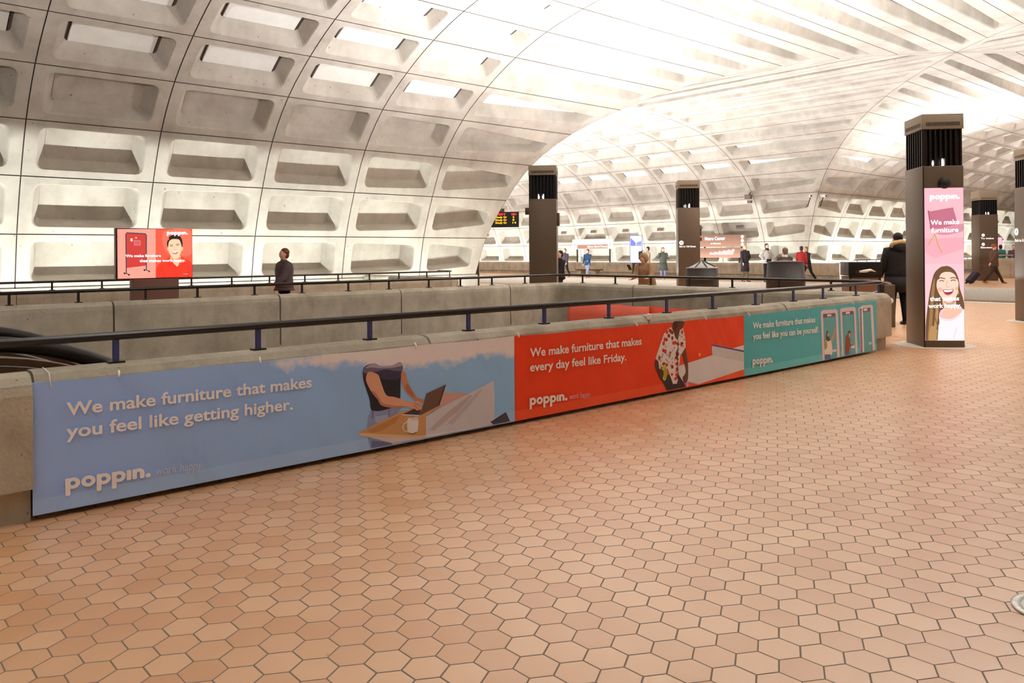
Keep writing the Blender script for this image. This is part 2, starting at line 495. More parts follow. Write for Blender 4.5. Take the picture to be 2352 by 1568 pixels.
G = 0.012
NX = [0.93, 3.62, 6.30, 8.95]
runs = [[(-9, 4.95), (NX[0] - G, 4.95)]]
for a, b in zip(NX, NX[1:]): runs.append([(a + G, 5.02), (b - G, 5.02)])
runs.append([(NX[-1] + G, 5.02)] + arc(11.8, 5.52, 0.5, -90, 0) + [(12.3, 7.2 - G)])
runs.append([(12.3, 7.2 + G), (12.3, 10.0 - G)])
runs.append([(12.3, 10.0 + G)] + arc(11.8, 11.83, 0.5, 0, 90) + [(10.66 + G, 12.33)])
FXS = [10.66, 8.03, 5.71, 3.23, 0.75, -1.7, -9.0]
for a, b in zip(FXS, FXS[1:]): runs.append([(a - G, 12.33), (b + G, 12.33)])
parapet('wall_well', runs, -4.9)
SX = [12.9, 10.4, 7.9, 5.4, 2.9, 0.4, -2.1, -12]
parapet('wall_walkway', [[(b, 16.95), (a - G, 16.95)] for a, b in zip(SX, SX[1:])] + [[(12.9, 16.95)] + arc(13.0, 17.25, 0.3, -90, 0, 5) + [(13.3, 21.6)]], -0.6)
FB = [19.0 + 2.6 * i for i in range(14)]
parapet('wall_far_trough', [[(38.7, b - G), (38.7, a)] for a, b in zip(FB, FB[1:])], -0.6)
AB = [39.6 + 2.9 * i for i in range(12)]
parapet('wall_right_trough', [[(a, 18.6), (b - G, 18.6)] for a, b in zip(AB, AB[1:])], -0.6)
# the walls of the well below the floor
slab('wall_well_side', (-9, 12.06, -5), (12.3, 12.3, -0.5), CONC)

RAILM = newmat('rail_bronze', srgb(34, 27, 23), 0.22, 0.0, 0.6)
RAILD = newmat('rail_post_brown', srgb(52, 42, 36), 0.4, 0.5)
NAVY = newmat('post_navy', srgb(62, 72, 126), 0.35, 0.2)  # navy tone, used on the near side posts only


def path_at(path, ss):
    out = []; acc = 0; it = iter(sorted(ss)); s = next(it, None)
    for (a, b) in zip(path, path[1:]):
        a, b = Vector(a), Vector(b); l = (b - a).length
        while s is not None and s <= acc + l + 1e-9:
            out.append((a + (b - a) * ((s - acc) / l), (b - a).normalized())); s = next(it, None)
        acc += l
    return out


def handrail(label, path, posts, zr, zb, group, r=0.025, nav=lambda p: False, pr=0.011):
    """path: flat list of (x, y); posts: distances along it"""
    t = thing('handrail', label, 'handrail', (*path[0], zb), 0, group)
    mb = MB(); mb.tube([(x, y, zr) for x, y in path], r, n=12); o = mb.build('top_rail', RAILM, t)
    for p, d in path_at(path, posts):
        mb = MB(); q = math.atan2(d.y, d.x)
        mb.box((p.x, p.y, (zr - 0.01 + zb) / 2), (0.034, 0.014 + pr * 0.4, zr - 0.01 - zb), RAILD if not nav(p) else NAVY, q)
        mb.box((p.x, p.y, zb + 0.006), (0.09, 0.06, 0.012), RAILD, q)
        mb.build('post', None, t)
    return t


wp = [(-9, 5.15), (11.75, 5.15)] + arc(11.75, 5.57, 0.42, -90, 0, 8) + [(12.17, 7.0), (12.17, 11.75)] + arc(11.75, 11.78, 0.42, 0, 90, 8) + [(-9, 12.2)]
L1 = 20.75
ps = [9 + x for x in (-2.1, -1.23, -0.36, 0.51, 1.39, 2.28, 3.15, 4.09, 4.96, 5.83, 6.74, 7.57, 8.45, 9.33, 10.10, 11.05)]
arcl = 0.42 * math.pi / 2
ps += [L1 + 0.33, L1 + arcl + 0.5] + [L1 + arcl + 0.5 + 0.9 * i for i in range(1, 7)]
tot = L1 + arcl + (11.75 - 5.57) + 0.03 + arcl + 20.75
ps += [tot - 9 - x for x in (11.2, 10.3, 9.5, 8.75, 7.87, 7.04, 6.17, 5.35, 4.45, 3.70, 2.82, 2.0, 1.12, 0.25, -0.6)]
handrail('long dark bronze handrail on blue posts running around the escalator well parapet', wp, ps, 0.972, 0.81, None, nav=lambda p: p.y < 6)
handrail('thin brown handrail behind the red digital sign, in front of the coffered wall', [(-9, 17.1), (12.9, 17.1), (13.15, 17.3), (13.15, 17.9)],
         [9 + 3.5 + 0.87 * i for i in range(-7, 12)] , 0.972, 0.81, None, 0.022)
handrail('short thin handrail on the distant parapet left of the newspaper box', [(40.0, 18.75), (66, 18.75)], [0.4 + 1.1 * i for i in range(22)], 0.95, 0.81, None, 0.02)

# ------------------------------------------------------------------ printed banners and screens


def ink(name, wrinkle=0.0, rough=0.45, emit=0.0):
    m = newmat(name, (0.8, 0.8, 0.8), rough, 0, 0.35); nt = m.node_tree; N = nt.nodes; L = nt.links; b = N['Principled BSDF']
    at = N.new('ShaderNodeAttribute'); at.attribute_name = 'Col'
    if emit:
        L.new(at.outputs['Color'], b.inputs['Emission Color']); b.inputs['Emission Strength'].default_value = emit
        b.inputs['Base Color'].default_value = (0.01, 0.01, 0.01, 1)
    else: L.new(at.outputs['Color'], b.inputs['Base Color'])
    if wrinkle: wrinkles(m, wrinkle)
    return m


def wrinkles(m, k):
    nt = m.node_tree; N = nt.nodes; L = nt.links; b = N['Principled BSDF']
    g = N.new('ShaderNodeNewGeometry'); prev = None
    for (rot, scl, wgt) in ((32, (3.4, 1, 0.55), 1.0), (-38, (2.3, 1, 0.5), 0.7), (6, (9.0, 1, 0.9), 0.16)):
        mp = N.new('ShaderNodeMapping'); mp.inputs['Rotation'].default_value = (0, R(rot), 0); mp.vector_type = 'POINT'
        L.new(g.outputs['Position'], mp.inputs['Vector'])
        m2 = N.new('ShaderNodeMapping'); m2.inputs['Scale'].default_value = scl; L.new(mp.outputs['Vector'], m2.inputs['Vector'])
        n = N.new('ShaderNodeTexNoise'); n.inputs['Scale'].default_value = 1.0; n.inputs['Detail'].default_value = 2.0
        L.new(m2.outputs['Vector'], n.inputs['Vector'])
        mu = N.new('ShaderNodeMath'); mu.operation = 'MULTIPLY'; mu.inputs[1].default_value = wgt; L.new(n.outputs['Fac'], mu.inputs[0])
        if prev is None: prev = mu.outputs[0]
        else:
            ad = N.new('ShaderNodeMath'); ad.operation = 'ADD'; L.new(prev, ad.inputs[0]); L.new(mu.outputs[0], ad.inputs[1]); prev = ad.outputs[0]
    bp = N.new('ShaderNodeBump'); bp.inputs['Strength'].default_value = k; bp.inputs['Distance'].default_value = 0.05
    L.new(prev, bp.inputs['Height']); L.new(bp.outputs['Normal'], b.inputs['Normal'])


VINYL_INK = ink('printed_vinyl_ink', 0.55)
SCREEN_INK = ink('screen_picture', emit=0.95)
SIGN_INK = ink('sign_enamel', rough=0.5)


def smooth_poly(q, n=4):
    out = []; k = len(q)
    for i in range(k):
        p0, p1, p2, p3 = (Vector(q[(i + j) % k]) for j in (-1, 0, 1, 2))
        for s in range(n):
            t = s / n
            out.append(tuple(0.5 * (2 * p1 + (p2 - p0) * t + (2 * p0 - 5 * p1 + 4 * p2 - p3) * t * t + (3 * p1 - p0 - 3 * p2 + p3) * t ** 3)))
    return out


class Plane:
    """an upright printed face: s along it, z up, off = towards the viewer"""
    def __init__(s, O, e):
        s.O = Vector((O[0], O[1], 0)); s.e = Vector((e[0], e[1], 0)).normalized(); s.n = Vector((s.e.y, -s.e.x, 0))
    def __call__(s, a, z, off): return s.O + s.e * a + Vector((0, 0, z)) + s.n * off


def print_mesh(name, polys, pl, off, step, mat, parent, zmin=-9, smin=-99, smax=99):
    vs = []; fs = []; cols = []
    for k, (col, q, sm) in enumerate(polys):
        if sm: q = smooth_poly(q)
        q = [(max(smin, min(smax, a)), max(z, zmin)) for a, z in q]
        o = len(vs); c = (*srgb(*col), 1)
        for a, z in q: vs.append(pl(a, z, off + step * k)); cols.append(c)
        for t in tessellate_polygon([[Vector((a, z, 0)) for a, z in q]]):
            p = [q[i] for i in t]
            ar = (p[1][0] - p[0][0]) * (p[2][1] - p[0][1]) - (p[2][0] - p[0][0]) * (p[1][1] - p[0][1])
            fs.append(tuple(o + i for i in (t if ar > 0 else reversed(t))))
    me = bpy.data.meshes.new(name); me.from_pydata(vs, [], fs); me.materials.append(mat)
    ca = me.color_attributes.new('Col', 'FLOAT_COLOR', 'POINT')
    for i, c in enumerate(cols): ca.data[i].color = c
    o = bpy.data.objects.new(name, me); C.objects.link(o)
    if parent: o.parent = parent; o.matrix_parent_inverse = parent.matrix_world.inverted()
    return o


def text_tris(txt, bold=0.02, shear=0.0):
    c = bpy.data.curves.new('t', 'FONT'); c.body = txt; c.offset = bold; c.shear = shear; c.resolution_u = 3
    o = bpy.data.objects.new('t', c); C.objects.link(o)
    dg = bpy.context.evaluated_depsgraph_get(); me = bpy.data.meshes.new_from_object(o.evaluated_get(dg))
    v = [(p.co.x, p.co.y) for p in me.vertices]; f = [tuple(p.vertices) for p in me.polygons]
    bpy.data.objects.remove(o); bpy.data.curves.remove(c); bpy.data.meshes.remove(me)
    return v, f


_CAP = None


def lay_text(bag, txt, a0, a1, z0, z1, cap, bold=0.025, shear=0.0):
    """one line of lettering from (a0, z0) to (a1, z1) on its plane; cap = height of a capital"""
    global _CAP
    if _CAP is None:
        v, f = text_tris('H', 0); _CAP = max(y for x, y in v)
    v, f = text_tris(txt, bold, shear)
    x0 = min(x for x, y in v); x1 = max(x for x, y in v)
    for t in f:
        q = []
        for i in t:
            x, y = v[i]; u = (x - x0) / (x1 - x0)
            q.append((a0 + (a1 - a0) * u, z0 + (z1 - z0) * u + y / _CAP * cap))
        bag.append(q)


def wordmark(bag, a0, a1, z0, z1, xh):
    """the heavy rounded 'poppin.' wordmark (dotless i)"""
    st = 0.36; h = st / 2; q = []
    def ring(cx, cy, ro, ri, q0=0, q1=360, n=24):
        for i in range(n):
            u, w_ = R(q0 + (q1 - q0) * i / n), R(q0 + (q1 - q0) * (i + 1) / n)
            q.append([(cx + ri * math.cos(u), cy + ri * math.sin(u)), (cx + ro * math.cos(u), cy + ro * math.sin(u)),
                      (cx + ro * math.cos(w_), cy + ro * math.sin(w_)), (cx + ri * math.cos(w_), cy + ri * math.sin(w_))])
    def stem(x, y0, y1):
        p = [(x + h * math.cos(R(t)), y1 - h * 0.6 + h * 0.6 * math.sin(R(t))) for t in range(0, 181, 20)]
        p += [(x + h * math.cos(R(t)), y0 + h * 0.6 + h * 0.6 * math.sin(R(t))) for t in range(180, 361, 20)]
        q.append(p)
    x = 0.0
    for ch in 'poppin.':
        if ch == 'p': stem(x + h, -0.62, 1.02); ring(x + 0.54, 0.5, 0.53, 0.2); x += 1.14
        elif ch == 'o': ring(x + 0.53, 0.5, 0.53, 0.2); x += 1.13
        elif ch == 'i': stem(x + h, 0.0, 1.0); x += 0.44
        elif ch == 'n':
            stem(x + h, 0.0, 1.0); stem(x + 0.96 - h, 0.0, 0.66); ring(x + 0.48, 0.55, 0.48, 0.14, 0, 180, 12); x += 1.03
        else: ring(x + 0.22, 0.2, 0.22, 0.0); x += 0.44
    for p in q:
        bag.append([(a0 + (a1 - a0) * u / x, z0 + (z1 - z0) * u / x + w_ * xh) for u, w_ in p])


def letters(name, bag, pl, off, mat, parent):
    mb = MB()
    for k, q in enumerate(bag):
        n = len(q); ar = sum(q[i][0] * q[(i + 1) % n][1] - q[(i + 1) % n][0] * q[i][1] for i in range(n))
        if ar < 0: q = q[::-1]
        mb.add([pl(a, z, off + 0.000004 * k) for a, z in q], [tuple(range(n))])
    return mb.build(name, mat, parent)


WHITE_INK = newmat('white_lettering', srgb(244, 240, 240), 0.45); wrinkles(WHITE_INK, 0.25)
PALE_INK = newmat('thin_pale_lettering', srgb(214, 216, 232), 0.45)
WHITE_GLOW = newmat('lit_white_lettering', srgb(240, 240, 240), 0.4, emit=(1, 1, 1), estr=1.0)
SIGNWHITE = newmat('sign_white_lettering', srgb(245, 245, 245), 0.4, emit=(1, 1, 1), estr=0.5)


def vinyl(name, col, hem, clouds=None):
    m = newmat(name, col, 0.42, 0, 0.35); nt = m.node_tree; N = nt.nodes; L = nt.links; b = N['Principled BSDF']
    g = N.new('ShaderNodeNewGeometry'); sp = N.new('ShaderNodeSeparateXYZ'); L.new(g.outputs['Position'], sp.inputs[0])
    lt = N.new('ShaderNodeMath'); lt.operation = 'LESS_THAN'; lt.inputs[1].default_value = 0.12; L.new(sp.outputs['Z'], lt.inputs[0])
    out = None
    if clouds:
        gr = N.new('ShaderNodeMapRange'); gr.inputs['From Min'].default_value = 1.0; gr.inputs['From Max'].default_value = 4.3; L.new(sp.outputs['X'], gr.inputs['Value'])
        c0 = N.new('ShaderNodeMixRGB'); c0.inputs['Color1'].default_value = (*col, 1); c0.inputs['Color2'].default_value = (*clouds[1], 1); L.new(gr.outputs['Result'], c0.inputs['Fac'])
        no = N.new('ShaderNodeTexNoise'); no.inputs['Scale'].default_value = 4.5; no.inputs['Detail'].default_value = 7; no.inputs['Roughness'].default_value = 0.62
        L.new(g.outputs['Position'], no.inputs['Vector'])
        # clouds lie along the printed sky's top edge, deeper towards the right
        xr = N.new('ShaderNodeMapRange'); xr.inputs['From Min'].default_value = 1.9; xr.inputs['From Max'].default_value = 3.3; xr.inputs['To Min'].default_value = -0.6; xr.inputs['To Max'].default_value = 0.05
        L.new(sp.outputs['X'], xr.inputs['Value'])
        zr = N.new('ShaderNodeMapRange'); zr.inputs['From Min'].default_value = 0.50; zr.inputs['From Max'].default_value = 0.72; zr.inputs['To Min'].default_value = -0.32; zr.inputs['To Max'].default_value = 0.42
        L.new(sp.outputs['Z'], zr.inputs['Value'])
        a1 = N.new('ShaderNodeMath'); L.new(xr.outputs['Result'], a1.inputs[0]); L.new(zr.outputs['Result'], a1.inputs[1])
        a2 = N.new('ShaderNodeMath'); L.new(a1.outputs[0], a2.inputs[0]); L.new(no.outputs['Fac'], a2.inputs[1])
        rp = N.new('ShaderNodeMapRange'); rp.inputs['From Min'].default_value = 0.46; rp.inputs['From Max'].default_value = 0.66; L.new(a2.outputs[0], rp.inputs['Value'])
        c1 = N.new('ShaderNodeMixRGB'); c1.inputs['Color2'].default_value = (*clouds[0], 1); L.new(rp.outputs['Result'], c1.inputs['Fac']); L.new(c0.outputs['Color'], c1.inputs['Color1'])
        out = c1.outputs['Color']
    mx = N.new('ShaderNodeMixRGB'); mx.inputs['Color2'].default_value = (*hem, 1); mx.inputs['Color1'].default_value = (*col, 1)
    sc_ = N.new('ShaderNodeMath'); sc_.operation = 'MULTIPLY'; sc_.inputs[1].default_value = 0.55; L.new(lt.outputs[0], sc_.inputs[0])
    L.new(sc_.outputs[0], mx.inputs['Fac'])
    if out: L.new(out, mx.inputs['Color1'])
    L.new(mx.outputs['Color'], b.inputs['Base Color'])
    wrinkles(m, 0.5)
    return m


BP = Plane((0, 4.985), (1, 0))
TIE = newmat('white_nylon_tie', srgb(236, 228, 222), 0.4)


def banner(label, x0, x1, z_top, mat, art, lines, ties):
    t = thing('banner', label, 'banner', (x0, 4.985, 0), 0, 'furniture advertising banners on the parapet')
    # sheet with a slightly sagging hem between the ties
    mb = MB(); n = 40; vs = []; fs = []
    for j in range(9):
        for i in range(n + 1):
            u = i / n; zz = z_top(u) - 0.007 * abs(math.sin(u * math.pi * 4.0))
            z = 0.035 + (zz - 0.035) * j / 8
            vs.append(Vector((x0 + (x1 - x0) * u, 4.989, z)))
    for j in range(8):
        for i in range(n): fs.append((j * (n + 1) + i, j * (n + 1) + i + 1, (j + 1) * (n + 1) + i + 1, (j + 1) * (n + 1) + i))
    m = len(vs); back = [v + Vector((0, 0.004, 0)) for v in vs]
    rim = [i for i in range(n)] + [j * (n + 1) + n for j in range(8)] + [8 * (n + 1) + i for i in range(n, 0, -1)] + [j * (n + 1) for j in range(8, 0, -1)]
    fs2 = [tuple(m + i for i in reversed(f)) for f in fs] + [(rim[i], m + rim[i], m + rim[(i + 1) % len(rim)], rim[(i + 1) % len(rim)]) for i in range(len(rim))]
    mb.add(vs + back, fs + fs2, None)
    mb.build('vinyl_sheet', mat, t)
    print_mesh('printed_picture', art, BP, -0.002, 0.00006, VINYL_INK, t, 0.045, x0 + 0.004, x1 - 0.004)
    xo = x0 + 0.165
    bag = []
    lay_text(bag, lines[0], xo, xo + lines[1], 0.562, 0.545, 0.070, 0.022)
    lay_text(bag, lines[2], xo - 0.003, xo + lines[3], 0.438, 0.413, 0.070, 0.022)
    letters('lettering', bag, BP, 0.006, WHITE_INK, t)
    bag = []; wordmark(bag, xo - 0.008, xo - 0.008 + lines[4], 0.150, 0.133, 0.060)
    letters('logo', bag, BP, 0.006, WHITE_INK, t)
    if lines[5]:
        bag = []; lay_text(bag, 'work happy.', xo + 0.478, xo + 0.757, 0.137, 0.125, 0.052, -0.012, 0.2)
        letters('tagline', bag, BP, 0.006, PALE_INK, t)
    for n_, (x, zt) in enumerate(ties):
        mb = MB()
        if x < 1.2: mb.tube([(x, 4.981, zt - 0.03), (x - 0.004, 5.0, zt + 0.05), (x - 0.012, 5.06, 0.822), (x - 0.012, 5.12, 0.824)], 0.0035, n=6)
        else: mb.tube([(x, 4.980, zt - 0.012), (x + 0.002, 4.986, zt + 0.008), (x + 0.008, 5.012, zt + 0.022)], 0.006, n=6)
        mb.build('cable_tie', TIE, t)
    return t


ART_BLUE = [
 ((140,155,200), [(3.059,0.328),(3.03,0.265),(3.022,0.198),(3.025,0.136),(3.05,0.017),(3.236,-0.007),(3.236,0.063),(3.272,0.253),(3.314,0.305),(3.151,0.327)], 0),
 ((108,120,170), [(3.066,0.316),(3.059,0.261),(3.072,0.256),(3.079,0.308)], 0),
 ((108,120,170), [(3.205,0.302),(3.201,0.251),(3.211,0.25),(3.215,0.301)], 0),
 ((168,178,215), [(3.088,0.268),(3.201,0.269),(3.204,0.24),(3.124,0.223),(3.091,0.222)], 0),
 ((110,115,165), [(3.057,0.103),(3.229,0.055),(3.229,-0.006),(3.056,0.019)], 0),
 ((38,38,50), [(2.997,0.633),(3.082,0.658),(3.141,0.632),(3.235,0.627),(3.303,0.645),(3.331,0.619),(3.323,0.571),(3.312,0.502),(3.306,0.364),(3.273,0.322),(3.232,0.313),(3.145,0.305),(3.079,0.312),(3.053,0.332),(3.044,0.398),(3.018,0.474),(2.993,0.555)], 1),
 ((62,58,84), [(3.004,0.61),(3.088,0.624),(3.161,0.605),(3.248,0.601),(3.317,0.606),(3.32,0.554),(3.288,0.516),(3.193,0.527),(3.114,0.553),(3.013,0.558)], 1),
 ((112,102,132), [(2.999,0.628),(3.082,0.658),(3.141,0.632),(3.235,0.627),(3.303,0.645),(3.331,0.619),(3.325,0.579),(3.262,0.583),(3.181,0.603),(3.114,0.595),(3.007,0.593)], 1),
 ((170,160,182), [(3.007,0.632),(3.082,0.658),(3.141,0.632),(3.235,0.627),(3.303,0.645),(3.331,0.619),(3.303,0.613),(3.235,0.609),(3.141,0.615),(3.062,0.629)], 1),
 ((198,138,108), [(3.33,0.581),(3.358,0.549),(3.385,0.471),(3.441,0.388),(3.469,0.355),(3.526,0.339),(3.522,0.318),(3.468,0.319),(3.426,0.354),(3.356,0.416),(3.322,0.489),(3.316,0.548)], 1),
 ((172,110,84), [(3.357,0.468),(3.385,0.465),(3.419,0.402),(3.433,0.365),(3.398,0.387),(3.36,0.427)], 1),
 ((208,165,155), [(3.7,0.371),(3.966,0.331),(3.665,0.258),(3.613,0.265)], 0),
 ((205,158,106), [(2.955,0.173),(3.058,0.204),(3.32,0.275),(3.665,0.3),(3.671,0.262),(3.539,0.209),(3.538,0.055),(3.509,0.039),(3.019,0.137),(2.953,0.153)], 0),
 ((190,138,84), [(3.019,0.177),(3.258,0.243),(3.313,0.253),(3.258,0.197),(3.137,0.158),(3.058,0.156)], 0),
 ((228,190,155), [(2.952,0.173),(2.955,0.152),(3.019,0.136),(3.509,0.039),(3.538,0.052),(3.538,0.067),(3.495,0.065),(3.025,0.158)], 0),
 ((216,206,208), [(3.025,0.134),(3.229,0.055),(3.48,0.026),(3.509,0.039)], 0),
 ((222,214,216), [(3.233,0.054),(3.339,0.042),(3.335,-0.006),(3.239,-0.008)], 0),
 ((205,205,216), [(3.539,0.203),(3.672,0.257),(3.966,0.331),(4.219,0.403),(4.23,0.252),(4.223,0.093),(4.208,-0.001),(3.537,-0.002)], 0),
 ((190,176,180), [(3.567,0.104),(3.762,0.22),(3.966,0.316),(3.997,0.313),(3.839,0.197),(3.611,0.085)], 0),
 ((190,186,196), [(3.746,0.125),(3.917,0.248),(4.078,0.353),(4.103,0.344),(3.965,0.23),(3.792,0.106)], 0),
 ((222,222,232), [(3.538,0.067),(4.214,0.04),(4.208,-0.001),(3.537,-0.002)], 0),
 ((66,58,74), [(3.324,0.253),(3.44,0.282),(3.493,0.263),(3.482,0.223)], 0),
 ((225,225,230), [(3.322,0.254),(3.482,0.226),(3.483,0.218),(3.327,0.247)], 0),
 ((222,164,134), [(3.023,0.585),(3.042,0.6),(3.081,0.59),(3.12,0.566),(3.146,0.498),(3.186,0.414),(3.26,0.39),(3.356,0.352),(3.419,0.332),(3.461,0.337),(3.49,0.317),(3.468,0.308),(3.497,0.289),(3.489,0.272),(3.461,0.263),(3.425,0.284),(3.355,0.308),(3.259,0.309),(3.145,0.342),(3.112,0.389),(3.06,0.452),(3.016,0.536)], 1),
 ((190,128,100), [(3.06,0.452),(3.112,0.389),(3.145,0.342),(3.259,0.309),(3.355,0.308),(3.259,0.327),(3.158,0.357),(3.126,0.398),(3.087,0.449)], 1),
 ((150,92,72), [(3.424,0.306),(3.459,0.281),(3.47,0.271),(3.473,0.273),(3.462,0.284),(3.427,0.309)], 0),
 ((150,92,72), [(3.432,0.32),(3.471,0.3),(3.488,0.286),(3.491,0.288),(3.473,0.303),(3.434,0.323)], 0),
 ((112,84,78), [(3.482,0.222),(3.545,0.381),(3.734,0.43),(3.666,0.272)], 0),
 ((78,58,54), [(3.707,0.409),(3.734,0.43),(3.666,0.272),(3.65,0.269)], 0),
 ((232,232,232), [(3.37,0.207),(3.418,0.213),(3.466,0.202),(3.459,0.106),(3.417,0.098),(3.373,0.109)], 1),
 ((205,208,215), [(3.397,0.209),(3.418,0.213),(3.466,0.203),(3.464,0.193),(3.418,0.194)], 1),
 ((232,224,220), [(3.369,0.199),(3.333,0.183),(3.321,0.153),(3.341,0.122),(3.373,0.115),(3.374,0.123),(3.346,0.128),(3.331,0.152),(3.341,0.177),(3.375,0.191)], 0),
 ((110,80,60), [(3.373,0.109),(3.417,0.096),(3.452,0.103),(3.452,0.097),(3.417,0.089),(3.373,0.103)], 0),
 ((74,68,88), [(4.187,0.066),(4.348,0.123),(4.387,-0.007),(4.211,-0.004)], 0),
 ((52,46,62), [(4.19,0.062),(4.346,0.119),(4.381,-0.008),(4.393,-0.007),(4.35,0.127),(4.183,0.07)], 0),
]
